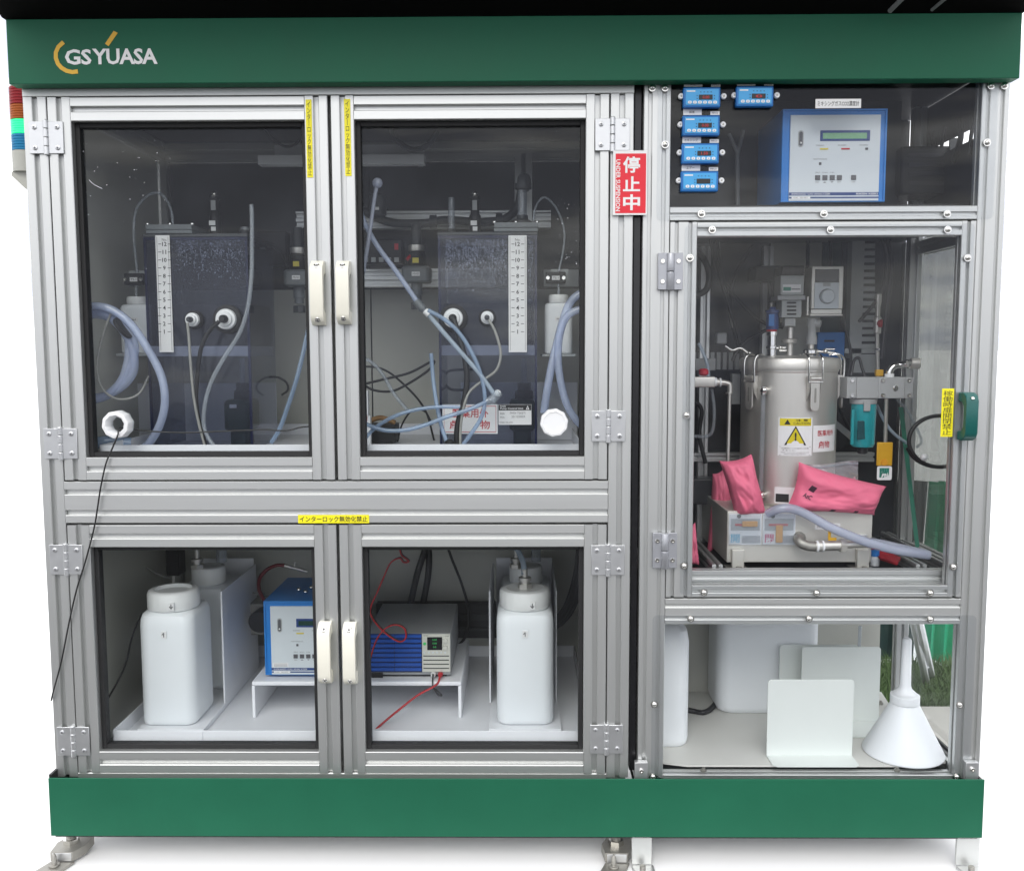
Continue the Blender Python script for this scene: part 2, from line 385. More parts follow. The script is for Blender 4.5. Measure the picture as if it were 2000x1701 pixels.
# ============================================================ left cabinet
LX0, LX1 = 0.0, 1.183; BZ = .18; LD = .65
LC = thing('equipment_cabinet', (.59, .33, 0), 'wide aluminium framed cabinet with four glazed doors and white door pulls', 'cabinet')
for x in (LX0, LX1-.045):
    bar('z', 'alu_v', 'post', LC, BZ, 1.5455, x, x+.045, 0, .045)
    bar('z', 'alu_v', 'post', LC, BZ, 1.5455, x, x+.045, LD-.045, LD)
bar('x', 'alu_h', 'beam', LC, LX0, LX1, 0, .045, 1.546, 1.591, gv=[])
bar('x', 'alu_h', 'beam', LC, LX0, LX1, LD-.045, LD, 1.546, 1.591)
bar('x', 'alu_h', 'beam', LC, .0455, 1.1375, .001, .044, .143, .1872)
bar('x', 'alu_h', 'beam', LC, .0455, 1.1375, 0, .045, Z(1021, 650), Z(940, 650), gv=[.0213, .063])
bar('x', 'alu_h', 'beam', LC, .0455, 1.1375, LD-.045, LD, .143, .1872)
for x in (LX0+.0005, LX1-.0455):
    for z in (.143, .73, 1.546):
        bar('y', 'alu_y', 'beam', LC, .0456, LD-.0456, x, x+.045, z, z+.0445)
m = MB('wall_grey'); m.box(.046, 1.137, LD-.018, LD-.012, .19, .72); m.build('back_panel', LC)
for xa, xb in ((.046, .565), (.569, 1.137)):
    m = MB('wall_grey'); m.box(xa, xb, LD-.018, LD-.012, .80, Z(566, 650, LD-.018)); m.build('back_panel', LC)
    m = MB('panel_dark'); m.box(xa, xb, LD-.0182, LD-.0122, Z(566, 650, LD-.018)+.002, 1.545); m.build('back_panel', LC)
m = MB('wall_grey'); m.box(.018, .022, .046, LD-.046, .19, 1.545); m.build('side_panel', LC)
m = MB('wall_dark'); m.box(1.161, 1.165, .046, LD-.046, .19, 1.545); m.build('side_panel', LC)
m = MB('wall_dark'); m.box(.046, 1.137, .046, LD-.019, .738, .744); m.build('shelf_board', LC)
m = MB('wall_dark'); m.box(.046, 1.137, .046, LD-.019, .190, .196); m.build('floor_board', LC)
m = MB('black'); m.box(.0, 1.183, .046, LD, 1.592, 1.60); m.build('roof_board', LC)
# inner horizontal rails on the back wall
for py0, py1, xa, xb in ((412, 447, .40, 1.04), (525, 561, .50, .90)):
    z0, z1 = Z(py1, 700, .52), Z(py0, 700, .52)
    bar('x', 'alu_h', 'inner_rail', LC, xa, xb, .52, .545, z0, z1, gv=[(z1-z0)*.27, (z1-z0)*.73])
bar('z', 'alu_v', 'inner_upright', LC, Z(450, 1010, .5), Z(300, 1010, .5), X(1005, 400, .5), X(1040, 400, .5), .50, .519)
for pxa, pxb in ((190, 246), (1062, 1130)):
    m = MB('duct'); m.pbox(pxa, pxb, 527, 560, .40, .02); m.build('inner_bracket', LC, bevel=.001)
m = MB('black'); m.box(X(735, 1200, .58), X(975, 1200, .58), .58, .605, Z(1246, 850, .58), Z(1178, 850, .58)); m.build('cable_duct', LC, bevel=.001)
m = MB('panel_dark'); m.box(X(735, 1200, .575), X(975, 1200, .575), .576, .5795, Z(1212, 850, .575), Z(1200, 850, .575)).box(X(735, 1200, .575), X(975, 1200, .575), .576, .5795, Z(1232, 850, .575), Z(1226, 850, .575)); m.build('duct_slot', LC)
m = MB('wall_dark'); m.box(.40, X(700, 1200, .6), .585, .60, Z(1245, 480, .58), Z(1225, 480, .58)); m.build('rear_rail', LC)
# ---- doors
def door(x0, x1, z0, z1, side, lab):
    d = sub('door', LC, lab)
    for a, b in ((x0, x0+.045), (x1-.045, x1)): bar('z', 'alu_v', 'stile', d, z0, z1, a, b, -.001, .044)
    for a, b in ((z0, z0+.045), (z1-.045, z1)): bar('x', 'alu_h', 'rail', d, x0+.0452, x1-.0452, -.0008, .0438, a, b)
    m = MB('rubber'); a0, a1, b0, b1, t = x0+.0455, x1-.0455, z0+.0455, z1-.0455, .009
    m.box(a0, a0+t, .014, .034, b0, b1).box(a1-t, a1, .014, .034, b0, b1).box(a0+t, a1-t, .0141, .0339, b0, b0+t).box(a0+t, a1-t, .0141, .0339, b1-t, b1)
    m.build('gasket', d, bevel=.0012)
    m = MB('glass'); m.box(a0+.003, a1-.003, .022, .026, b0+.003, b1-.003); m.build('pane', d, flat=True)
    return d
dz = [(Z(937, 650)+.0005, 1.5445), (.1885, Z(1025, 650))]
doors = []
for (z0, z1), nm in zip(dz, ('upper', 'lower')):
    doors.append((door(.0475, .5915, z0, z1, 0, nm+' left glazed door'), door(.5975, 1.1355, z0, z1, 1, nm+' right glazed door')))
def pull(d, px, py0, py1):
    a, b = p(px, py0, 0), p(px, py1, 0); zt, zb = a.z, b.z; x = a.x; m = MB('cream'); hw = .0125
    outer = [(0, zb), (-.012, zb), (-.026, zb+.010), (-.030, zb+.020), (-.030, zt-.020), (-.026, zt-.010), (-.012, zt), (0, zt)]
    inner = [(0, zt-.024), (-.012, zt-.026), (-.019, zt-.034), (-.019, zb+.034), (-.012, zb+.026), (0, zb+.024)]
    m.prism([(y-.0015, z) for y, z in outer+inner], 'x', x-hw, x+hw)
    m.use('chrome')
    for z, o in ((zt-.011, 1), (zb+.011, -1)):
        m.lathe([(.0062, 0), (.0062, .002), (.0040, .0035), (.002, .0026)], (x+.0005, -.0245, z), (0, -.80, .6*o), 14)
        m.use('ink_grey').lathe([(.0022, .0028), (.0022, .0038)], (x+.0005, -.0245, z), (0, -.80, .6*o), 6).use('chrome')
    m.build('handle', d, bevel=.0022)
pull(doors[0][0], 623, 511, 636); pull(doors[0][1], 673, 511, 634); pull(doors[1][0], 637, 1212, 1329); pull(doors[1][1], 685.5, 1213, 1331)
# big white leaf hinges between post and door
def hinge(px, py, w=66, h=60):
    c = p(px, py, 0); k = sc(0); hw, hh = w*k/2, h*k/2
    m = MB('alu_plate'); m.box(c.x-hw, c.x-.0045, -.0042, -.0015, c.z-hh, c.z+hh).box(c.x+.0045, c.x+hw, -.0042, -.0015, c.z-hh, c.z+hh)
    n = 4
    for i in range(n):
        a = c.z-hh-.003+i*(2*hh+.006)/n; m.lathe([(.0042, 0), (.0052, .0006), (.0052, (2*hh+.006)/n-.0009), (.0042, (2*hh+.006)/n-.0003)], (c.x, -.0038, a), 'z', 14)
    h_ = m.build('hinge', LC, bevel=.0008)
    for sx_ in (-1, 1):
        for sz_ in (-1, 1): stamp('flat', flat_screw, 'screw', h_, (c.x+sx_*hw*.66, -.0044, c.z+sz_*hh*.64))
for q in ((92, 270), (120, 866), (131, 1092), (145, 1446), (1196, 264), (1188, 832), (1187, 1093), (1184, 1442)): hinge(*q)
# yellow tape labels
def vtape(par, px0, px1, py0, py1, Y, body, mat='yellow', nm='warning_sticker', inset=2.2):
    m = MB(mat); m.pbox(px0, px1, py0, py1, Y, .0007); m.use('ink')
    m.ptext('\n'.join(body), px0+inset, px1-inset, py0+4, py1-4, Y-.0003, bold=0, ls=.92); return m.build(nm, par, flat=True)
il = 'インタ丨ロック無効化禁止'
vtape(doors[0][0], 596.5, 611.5, 195, 347, -.0022, il); vtape(doors[0][1], 671.5, 686.5, 194, 344, -.0022, il)
m = MB('yellow'); m.pbox(582, 721, 1005.5, 1021.5, -.0012, .0007); m.use('ink').ptext('インターロック無効化禁止', 585, 718, 1008, 1019.5, -.0015, bold=.012); m.build('warning_sticker', LC, flat=True)
# round plastic ports in the upper panes
def port(d, px, py, hole):
    c = p(px, py, .02); m = MB('white'); r = .0275
    if hole:
        m.lathe([(r, .0), (r, -.012), (r*.93, -.016), (r*.72, -.017), (.0165, -.013), (.0150, .010), (r, .010), (r, .0)], c, 'y', 96, False, False, 10, .03)
    else:
        m.lathe([(r, .001), (r, -.012), (r*.95, -.0155), (r*.80, -.0165), (r*.78, -.0150), (r*.70, -.0148), (.002, -.0152)], c, 'y', 96, True, True, 10, .03)
    return m.build('round_port' if hole else 'round_plug', d)
port(doors[0][0], 231, 829, True); port(doors[0][1], 1082, 825, False)
# dust and drips on the upper glass
m = MB('droplet')
for i in range(90):
    if i < 55: a, b = random.uniform(158, 340), 240+abs(random.gauss(0, 1))*150
    else: a, b = random.uniform(1085, 1135), random.uniform(250, 520)
    if b > 600: continue
    c = p(a, b, .0215); r = random.uniform(.0004, .0011); m.lathe([(r, 0), (r*.7, -.0005), (.0001, -.0007)], c, 'y', 7)
m.tube([p(174, 352, .0214), p(184, 361, .0214), p(200, 369, .0214)], .0009, n=6, seg=3)
m.build('water_spots', doors[0][0], kind='stuff')
# levelling feet
def foot(px, py, ox):
    c = p(px, py, .02); x = c.x
    m = MB('dull_steel'); m.cyl((x, .02, .03), (x, .02, .14), .0095, n=16)
    for i in range(14): m.lathe([(.0095, 0), (.0104, .0012), (.0095, .0024)], (x, .02, .036+i*.0032), 'z', 16, False, False)
    m.use('chrome').lathe([(.0165, 0), (.0165, .010)], (x, .02, .026), 'z', 6)
    f = m.build('foot', LC)
    m = MB('dull_steel'); m.prism([(x-.026, -.018), (x+.020, -.018), (x+.034, .012), (x+.034, .050), (x-.012, .056), (x-.030, .02)], 'z', .0065, .026)
    m.use('alu_plate').box(x-.022, x+.018, -.0195, -.0182, .0075, .0245); m.build('clamp_block', f, bevel=.001)
    m = MB('dull_steel'); m.prism([(x-.040, -.052), (x+.012, -.052), (x+.024, -.018), (x-.026, -.018)], 'z', .0015, .006)
    m.lathe([(.011, 0), (.011, .004), (.0050, .004), (.0050, .020), (.002, .026)], (x-.010, -.034, .0062), 'z', 12); m.build('anchor_plate', f, bevel=.0006)
foot(140, 1650, 0); foot(1203, 1650, 0)
# ============================================================ right cabinet
RX0, RX1 = X(1254.5, 550), X(1956, 550); RD = .47
RC = thing('gas_cabinet', (1.555, .24, 0), 'narrower aluminium framed cabinet with clear acrylic panels and a green door handle', 'cabinet')
PX = RX0+.0522; QX = RX1-.0522
def post(x0, x1, y0, y1, z0=BZ, z1=1.60): return bar('z', 'alu_v', 'post', RC, z0, z1, x0, x1, y0, y1, gu=[.0125, (x1-x0)-.0125] if x1-x0 > .04 else None, gw=.0065, gd=.0055)
post(RX0, PX, 0, .030); post(QX, RX1, 0, .030)
post(RX0, RX0+.03, RD-.05, RD-.025); bar('z', 'alu_v', 'post', RC, BZ, 1.60, RX1-.044, RX1-.016, .325, .350, gw=.0065)
def hb(py0, py1, px=1600, y0=0, y1=.028, x0=None, x1=None, gv=None, nm='beam', par=None):
    z0, z1 = Z(py1, px, y0), Z(py0, px, y0)
    return bar('x', 'alu_h', nm, par or RC, (PX if x0 is None else x0)+.0006, (QX if x1 is None else x1)-.0006, y0+.0004, y1, z0, z1, gv=gv and [(z1-z0)*g for g in gv], gw=.0062, gd=.005)
hb(403, 430, gv=[.42]); hb(1169, 1219, gv=[.24, .72]); 
hb(1114, 1142, y0=.034, y1=.060, x0=PX+.03, x1=QX-.01, gv=[.55], nm='sill')
for x in (RX0+.001, RX1-.031):
    for z in (Z(1150), 1.27, .150):
        bar('y', 'alu_y', 'beam', RC, .0305, RD-.051 if x < 1.5 else .3245, x, x+.028, z, z+.03, gw=.0065)
m = MB('black_gloss'); m.box(RX0-.0155, RX0-.0035, .012, RD, .19, 1.60); m.build('filler_panel', RC)
m = MB('black'); m.box(RX0+.0305, RX0+.0345, .031, RD-.052, .70, 1.60); m.build('side_panel', RC)
m = MB('wall_grey'); m.box(RX0+.0305, RX0+.0345, .031, RD-.052, .20, .53); m.build('side_panel', RC)
m = MB('side_sheet'); m.box(RX1-.012, RX1-.008, .031, RD-.012, .56, 1.31); m.build('side_panel', RC, flat=True)
m = MB('acrylic'); m.box(RX1-.012, RX1-.009, .031, RD-.052, .20, .53); m.build('side_panel', RC, flat=True)
m = MB('wall_grey'); m.box(RX0+.032, X(1716, 1300, RD-.02), RD-.022, RD-.018, .150, .53); m.build('back_panel', RC)
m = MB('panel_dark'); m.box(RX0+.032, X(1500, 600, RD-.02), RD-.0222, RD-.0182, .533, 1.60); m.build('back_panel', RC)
m = MB('wall_grey'); m.box(X(1503, 600, RD-.02), X(1602, 600, RD-.02), RD-.022, RD-.018, .533, 1.60); m.build('back_panel', RC)
m = MB('tarp_dark'); m.box(X(1604, 600, RD-.02), X(1640, 600, RD-.02), RD-.022, RD-.018, .533, 1.60); m.build('back_panel', RC)
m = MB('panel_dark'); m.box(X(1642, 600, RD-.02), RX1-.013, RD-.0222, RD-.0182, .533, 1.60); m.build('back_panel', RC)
m = MB('black'); m.box(RX0+.002, RX1-.002, RD-.016, RD-.013, .54, 1.60); m.build('rear_cover', RC)
m = MB('black'); m.box(.03, 1.15, LD-.0115, LD-.008, .19, 1.545); m.build('rear_cover', LC)
m = MB('black'); m.box(RX0+.031, RX1-.031, .031, RD-.05, 1.309, 1.313); m.build('shelf_board', RC)
m = MB('black'); m.box(RX0, RX1, .031, RD, 1.602, 1.61); m.build('roof_board', RC)
m = MB('panel_dark'); m.box(RX0+.035, RX1-.032, .062, RD-.052, Z(1150)-.012, Z(1150)-.004); m.build('shelf_board', RC)
for px in (1368, 1490):
    bar('z', 'alu_v', 'inner_upright', RC, .56, 1.30, X(px, 560, .40), X(px+20, 560, .40), .40, .42, gw=.0065)
for py in (884, 948):
    bar('x', 'alu_h', 'inner_rail', RC, X(1620, 900, .40), X(1706, 900, .40), .395, .399+.016, Z(py+18, 1660, .395), Z(py, 1660, .395), gw=.006)
    bar('x', 'alu_h', 'inner_rail', RC, X(1352, 900, .40), X(1450, 900, .40), .395, .399+.016, Z(py+18, 1400, .395), Z(py, 1400, .395), gw=.006)
# octagonal floor plate of the bottom bay
FZ = .192
m = MB('floor_plate'); m.prism([(RX0+.036, .05), (X(1347, 1512, .0), .0315), (X(1793, 1512, .0), .0315), (RX1-.046, .05), (RX1-.046, .32), (X(1716, 1300, RD), RD-.023), (RX0+.036, RD-.023)], 'z', FZ-.004, FZ)
fp = m.build('floor_plate', RC)
hb(1513, 1540, y0=.002, y1=.030)
m = MB('black'); m.box(RX0+.001, RX1-.012, .0305, RD-.054, .130, .134); m.build('bottom_board', RC)
for px, py in ((1374, 1506), (1752, 1506), (1720, 1375)):
    c = pz(px, py, FZ); m = MB('dull_steel'); m.lathe([(.0062, .0002), (.0062, .005)], c, 'z', 6).lathe([(.0032, .005), (.003, .009)], c, 'z', 10); m.build('hex_bolt', fp)
# fixed acrylic sheets
def sheet(px0, px1, py0, py1, Y=-.0038, t=.003, nm='clear_panel'):
    a, b = p(px0, py0, Y), p(px1, py1, Y); hw, hh = (b.x-a.x)/2, (a.z-b.z)/2
    m = MB('acrylic'); m.prism(rrect((a.x+b.x)/2, (a.z+b.z)/2, hw, hh, .010, 4), 'y', Y, Y+t); return m
top = sheet(1286, 1940, 120, 428).build('clear_panel', RC, flat=True)
for q in ((1299, 283), (1370, 418), (1609, 418), (1850, 418), (1928, 279), (1274, 172), (1299, 172), (1936, 168), (1962, 168)): stamp('dome', dome_screw, 'screw', top, p(q[0], q[1], -.0040))
low = sheet(1275, 1894, 1202, 1519).build('clear_panel', RC, flat=True)
for q in ((1349, 1208), (1580, 1208), (1817, 1209), (1278, 1375), (1874, 1376), (1275, 1516), (1868, 1516)): stamp('dome', dome_screw, 'screw', low, p(q[0], q[1], -.0040))
# acrylic door
RD_ = sub('door', RC, 'clear acrylic door with green handle')
dx0, dx1 = PX+.0012, QX-.0012; dz0, dz1 = Z(1165.5, 1600), Z(433, 1600)
bar('z', 'alu_v', 'stile', RD_, dz0, dz1, dx0, dx0+.0525, -.001, .026, gu=[.0130, .0395], gw=.0065)
bar('z', 'alu_v', 'stile', RD_, dz0, dz1, dx1-.0275, dx1, -.001, .026, gw=.0065)
for a, b in ((dz0, dz0+.0235), (dz1-.0275, dz1)): bar('x', 'alu_h', 'rail', RD_, dx0+.0527, dx1-.0277, -.0008, .0258, a, b, gw=.0062)
a, b = dx0+.028, dx1-.004
m = MB('acrylic'); m.prism(rrect((a+b)/2, (dz0+.004+dz1-.006)/2, (b-a)/2, (dz1-dz0-.010)/2, .010, 4), 'y', -.0046, -.0016); m.build('pane', RD_, flat=True)
for q in ((1391, 449), (1622, 449), (1851, 449), (1347.5, 504), (1341, 811), (1336, 1105), (1890, 504), (1862, 1107), (1375, 1157), (1595, 1158), (1817, 1158)): stamp('dome', dome_screw, 'screw', RD_, p(q[0], q[1], -.0048))
m = MB('green_handle'); c = p(1880, 812, 0); zt, zb = c.z+.047, c.z-.047; k = 1.0
outer = [(0, zb), (-.018, zb), (-.030, zb+.006), (-.035, zb+.016), (-.035, zt-.016), (-.030, zt-.006), (-.018, zt), (0, zt)]
inner = [(0, zt-.018), (-.015, zt-.019), (-.022, zt-.027), (-.022, zb+.027), (-.015, zb+.019), (0, zb+.018)]
m.prism([(y-.005, z) for y, z in outer+inner], 'x', c.x-.012, c.x+.012)
m.use('chrome').lathe([(.0045, 0), (.003, .003)], (c.x, -.0375, zt-.011), (0, -.7, .7), 10); m.build('handle', RD_, bevel=.002)
vtape(RD_, 1840.5, 1860, 759, 853, -.0056, '稼働時扉開閉禁止')
def ghinge(px, py):
    c = p(px, py, 0); m = MB('hinge_grey'); hw, hh = .024, .0355
    m.box(c.x-hw, c.x-.0064, -.0105, -.0016, c.z-hh, c.z+hh).box(c.x+.0064, c.x+hw, -.0105, -.0016, c.z-hh, c.z+hh)
    m.lathe([(.0075, 0), (.0078, .001), (.0078, hh-.0015), (.0072, hh-.0006)], (c.x, -.010, c.z), 'z', 18); m.lathe([(.0072, 0), (.0078, .001), (.0078, hh-.001), (.0068, hh)], (c.x, -.010, c.z-hh-.001), 'z', 18)
    h_ = m.build('hinge', RC, bevel=.0015)
    for sx_ in (-1, 1):
        for sz_ in (-1, 1): stamp('cap', cap_screw, 'screw', h_, (c.x+sx_*.0152, -.0092, c.z+sz_*.0195))
ghinge(1308, 531); ghinge(1297, 1073)
# anchor brackets: upper ears on the posts, lower feet on the floor
def anchor(px, pyu, pxl, w):
    c = p(px, pyu, -.01); x = c.x; m = MB('alu_plate'); m.box(x-.013, x+.013, -.0145, -.0015, Z(1523, px, -.01), Z(1487, px, -.01))
    o = m.build('anchor_bracket', RC, bevel=.0008); stamp('cap', cap_screw, 'screw', o, (x, -.0146, c.z))
    x = X(pxl, 1660, -.03); m = MB('alu_h'); m.prism([(-.0255, .10), (-.0195, .10), (-.0195, .0062), (-.0255, .0062)], 'x', x-w, x+w)
    m.prism([(x-w, -.0255), (x-w, -.036), (x-w*.45, -.066), (x+w*.75, -.066), (x+w*1.2, -.048), (x+w*1.2, -.0255)], 'z', .0005, .0062)
    m.build('base_plate', o, bevel=.0012)
    m = MB('dull_steel'); m.lathe([(.0060, 0), (.0060, .008), (.0042, .0092), (.0024, .0092)], (x, -.042, .0062), 'z', 14); m.build('anchor_bolt', o)
anchor(1252, 1503, 1254, .0205); anchor(1897, 1500, 1893, .0235)
for px in (1297, 1822):
    c = p(px, 1640, .01); m = MB('black'); m.lathe([(.016, 0), (.016, .016), (.010, .02), (.008, .10)], (c.x, .135, .030), 'z', 18); m.use('dull_steel').lathe([(.018, 0), (.016, .004), (.006, .008), (.006, .03)], (c.x, .135, .0005), 'z', 18); m.build('caster_foot', RC)
# ============================================================ red sign hung over the gap
m = MB('label'); m.pbox(1197.5, 1263.5, 294.5, 420, -.0085, .0018); m.use('red_sign').pbox(1202.5, 1261, 300.5, 416.5, -.0089, .0004)
m.use('label')
for ch, a, b in (('停', 306, 338), ('止', 345, 374), ('中', 380, 411)): m.ptext(ch, 1217, 1250, a, b, -.0092, bold=.026)
a, b = p(1207.5, 312, -.0092), p(1207.5, 413, -.0092)
m.text('UNDER SUSPENSION', ((a.x), -.0092, (a.z+b.z)/2), abs(a.z-b.z), .0085, u=(0, 0, -1), v=(1, 0, 0), bold=.02)
m.box(p(1210, 300, 0).x, p(1250, 300, 0).x, -.0068, -.0012, p(1210, 312, 0).z, p(1210, 305, 0).z)
m.build('warning_sign', flat=True, label='red and white sign with big characters reading UNDER SUSPENSION', cat='sign')
# ============================================================ signal tower on the far left
c = p(49, 250, .10); zz = lambda py: Z(py, 40, .10); r = .0265
T = thing('signal_tower', (c.x, .10, zz(372)), 'stacked red amber green and blue signal light with the green lens lit', 'signal light')
for nm, mt, a, b in (('red_lens', 'lamp_red', 174, 209), ('amber_lens', 'lamp_amber', 209, 238), ('green_lens', 'lamp_green', 238, 266), ('blue_lens', 'lamp_blue', 266, 298)):
    m = MB(mt); z0, z1 = zz(b)+.0006, zz(a); n = 6
    pr = []
    for i in range(n): h0 = (z1-z0)*i/n; h1 = (z1-z0)*(i+.8)/n; pr += [(r*.96, h0), (r, h0+.0008), (r, h1)]
    pr.append((r*.95, z1-z0)); m.lathe(pr, (c.x, .10, z0), 'z', 28); m.build(nm, T)
m = MB('lamp_base'); z0 = zz(372); m.lathe([(r, 0), (r, zz(298)-zz(338)), (r*.9, zz(298)-zz(338)+.0004)], (c.x, .10, zz(338)), 'z', 28)
m.prism([(c.x-r*.94, zz(338)-.0004), (c.x+r, zz(338)-.0004), (c.x+r, z0), (c.x+r*.1, z0), (c.x-r*.94, zz(346))], 'y', .085, .115); m.build('base', T)
m = MB('lamp_base'); m.lathe([(r*.95, 0), (r*.8, .006), (r*.3, .009)], (c.x, .10, zz(174)+.0004), 'z', 28); m.build('cap', T)
# thin black cable hanging out of the round port
m = MB('cable'); m.ptube([(520, 839, .06), (440, 842, .06), (360, 845, .055), (290, 842, .05), (245, 836, .03), (232, 838, .006), (230, 850, -.002), (220, 874, -.004), (207, 905, -.0085), (197, 950, -.0085), (190, 995, -.0085), (184, 1030, -.0085), (168, 1092, -.008), (150, 1150, -.009), (135, 1215, -.008), (120, 1290, -.008), (104, 1350, -.008), (100, 1368, -.004)], .0016, n=8, seg=5)
m.ptube([(520, 839, .06), (560, 841, .065), (605, 833, .07), (700, 842, .08)], .0016, n=8, seg=5)
m.build('cable', label='thin black cable running out of the round white port and down the aluminium frame', cat='cable')
# ============================================================ contents of the left cabinet, upper bay
UT = .7965   # top of the upper bay floor tray
def tray(name, x0, x1, y0, y1, zf, lip, label, mat='white_paint'):
    m = MB(mat); m.box(x0, x1, y0, y1, zf-.003, zf)
    o = m.build(name, label=label, cat='tray')
    for a in ((x0, x1, y0-.003, y0-.0002), (x0, x1, y1+.0002, y1+.003)):
        m = MB(mat); m.box(a[0], a[1], a[2], a[3], zf-.003, zf+lip); m.build('lip', o, bevel=.0008)
    for a in ((x0-.003, x0-.0002), (x1+.0002, x1+.003)):
        m = MB(mat); m.box(a[0], a[1], y0, y1, zf-.003, zf+lip); m.build('lip', o, bevel=.0008)
    return o
zl = Z(868, 650, .055); tray('drip_tray', .098, 1.088, .055, .60, zl-.028, .028, 'shallow white drip tray under the two tinted tanks'); UZ = zl-.028
m = MB('wall_dark'); m.box(.10, 1.086, .08, .59, .7445, UZ-.0035); m.build('tray_riser', LC)
# white splash box walls behind each tank
for i, (pa, pb) in enumerate(((196, 540), (900, 1128))):
    m = MB('white_paint'); m.box(X(pa, 800, .43), X(pb, 800, .43), .43, .434, UZ+.0005, Z(748, 500, .43))
    m.build('splash_guard', bevel=.001, label=('white splash guard sheet standing behind the tank with the coiled hose beside it', 'white splash guard sheet standing behind the tank with the red lettered notice')[i], cat='splash guard')
def hexnut(m, c, r, h, ax): return m.lathe([(r, 0), (r, h)], c, ax, 6)
def tank(px0, px1, py0, py1, spx, flip, lab):
    Y0, Y1 = .19, .40
    x0, x1 = X(px0, 650, Y0), X(px1, 650, Y0); zt = Z(py0, 650, Y0); zb = UZ+.0006; zs = Z(695, 650, Y0)
    T = thing('dosing_tank', ((x0+x1)/2, (Y0+Y1)/2, zb), lab, 'tank')
    t = .005
    m = MB('tank_tint'); m.box(x0+t, x1-t, Y0, Y0+.002, zb+.004, zt-.004); m.build('front_wall', T, flat=True)
    m = MB('tank_tint'); m.box(x0+t, x1-t, Y1-.002, Y1, zs, zt-.004); m.build('back_wall', T, flat=True)
    for a in ((x0, x0+.002), (x1-.002, x1)):
        m = MB('tank_tint'); m.box(a[0], a[1], Y0+.004, Y1-.004, zb+.004, zt-.004); m.build('side_wall', T, flat=True)
    m = MB('tank_edge')
    for xa in (x0, x1-t):
        m.box(xa, xa+t, Y0-.0005, Y0+t, zb, zt)
    m.box(x0+t+.0002, x1-t-.0002, Y0-.0003, Y0+t, zt-.006, zt); m.build('front_edge', T)
    m = MB('white_paint'); m.box(x0+.004, x1-.004, Y0+.008, Y1-.006, zs, zs+.022); m.build('shelf', T)
    m = MB('panel_dark'); m.box(x0+.008, x1-.008, Y0+.030, Y1-.010, zs+.0225, Z(592, 650, Y0)); m.build('liquid', T)
    m = MB('pvc_dark'); m.box(x0-.001, x1+.001, Y0-.001, Y1+.001, zt+.0003, zt+.007); lid = m.build('lid', T, bevel=.001)
    # raised flange on one side of the lid
    fa, fb = (px0-1, px0+89) if not flip else (px1-84, px1+2)
    fx0, fx1 = X(fa, 450, Y0), X(fb, 450, Y0)
    for i, (a, b) in enumerate(((.0073, .0150), (.0158, .0265))):
        m = MB('pvc'); m.box(fx0, fx1, Y0-.004-.001*i, Y0+.13, zt+a, zt+b); m.build('flange_plate', lid, bevel=.0008)
    for q in (.01, .5, .985):
        for yy in (Y0+.004, Y0+.12):
            m = MB('chrome'); m.lathe([(.004, 0), (.004, .003), (.002, .005)], (fx0+(fx1-fx0)*q, yy, zt+.0266), 'z', 10); m.build('flange_bolt', lid)
    # level scale
    m = MB('label'); m.pbox(spx, spx+36, 460, 688, Y0-.003, .0012); m.use('ink')
    yy = Y0-.0034; pa = 477 ; step = 15.55
    m.ptext('No.', spx+13, spx+23, 466, 471, yy)
    for k in range(12):
        py = pa+step*k; n = str(12-k); q = p(spx+18, py, yy); m.text(n, q, h=8*sc(yy), bold=.02)
        for a in (6, 24.5): q0, q1 = p(spx+a, py, yy), p(spx+a+6, py, yy); m.box(q0.x, q1.x, yy-.0001, yy+.0001, q0.z-.0006, q0.z+.0006)
    q0, q1 = p(spx+3, 463, yy), p(spx+33, 685, yy)
    for xa in (q0.x, q1.x): m.box(xa-.0003, xa+.0003, yy, yy+.0002, q1.z, q0.z)
    m.build('level_scale', T, flat=True)
    # condensation on the inside of the front wall
    m = MB('droplet'); rnd = random.Random(px0)
    lim = 545 if flip else 525
    for i in range(1700 if flip else 650):
        a = rnd.uniform(px0+(42 if not flip else 12), px1-8); b = 468+abs(rnd.gauss(0, .6))*(lim-470)
        if b > 590: continue
        if spx-3 < a < spx+39: continue
        c = p(a, b, Y0+.0024); r = rnd.uniform(.0005, .0013)*(1 if rnd.random() < .93 else 1.8)
        m.lathe([(r, 0), (r*.75, .0006), (.0001, .0009)], c, 'y', 6)
        if rnd.random() < .06: c2 = p(a, b+rnd.uniform(4, 18), Y0+.0024); m.cyl(c, c2, .0005, n=4)
    m.build('condensation', T, kind='stuff')
    # electrode ports on the front
    for (pxa, pya, ro, ri) in ((380, 625, 18, 13.5), (445, 624, 28, 20)) if not flip else ((886, 622, 27, 19), (952, 621, 17, 12.5)):
        c = p(pxa, pya, Y0-.003); k = sc(Y0)
        m = MB('rubber'); m.lathe([(ro*k, .003), (ro*k, -.006), (ro*k*.86, -.009), (ri*k, -.009)], c, 'y', 30); q = m.build('port', T)
        m = MB('white'); m.lathe([(ri*k, -.0092), (ri*k, -.015), (ri*k*.93, -.018), (ri*k*.72, -.0185), (ri*k*.66, -.024), (ri*k*.40, -.0245)], c, 'y', 30); m.build('port_nut', q)
        m = MB('black' if ro > 20 else 'pvc_dark'); m.lathe([(ri*k*.40, -.0247), (ri*k*.38, -.036), (ri*k*.24, -.042)], c, 'y', 18); m.build('cable_gland', q)
    # sensor standing on the lid
    sp = 421 if not flip else 928; c = p(sp, 452, .27); k = sc(.27); zt2 = lambda py: Z(py, sp, .27)
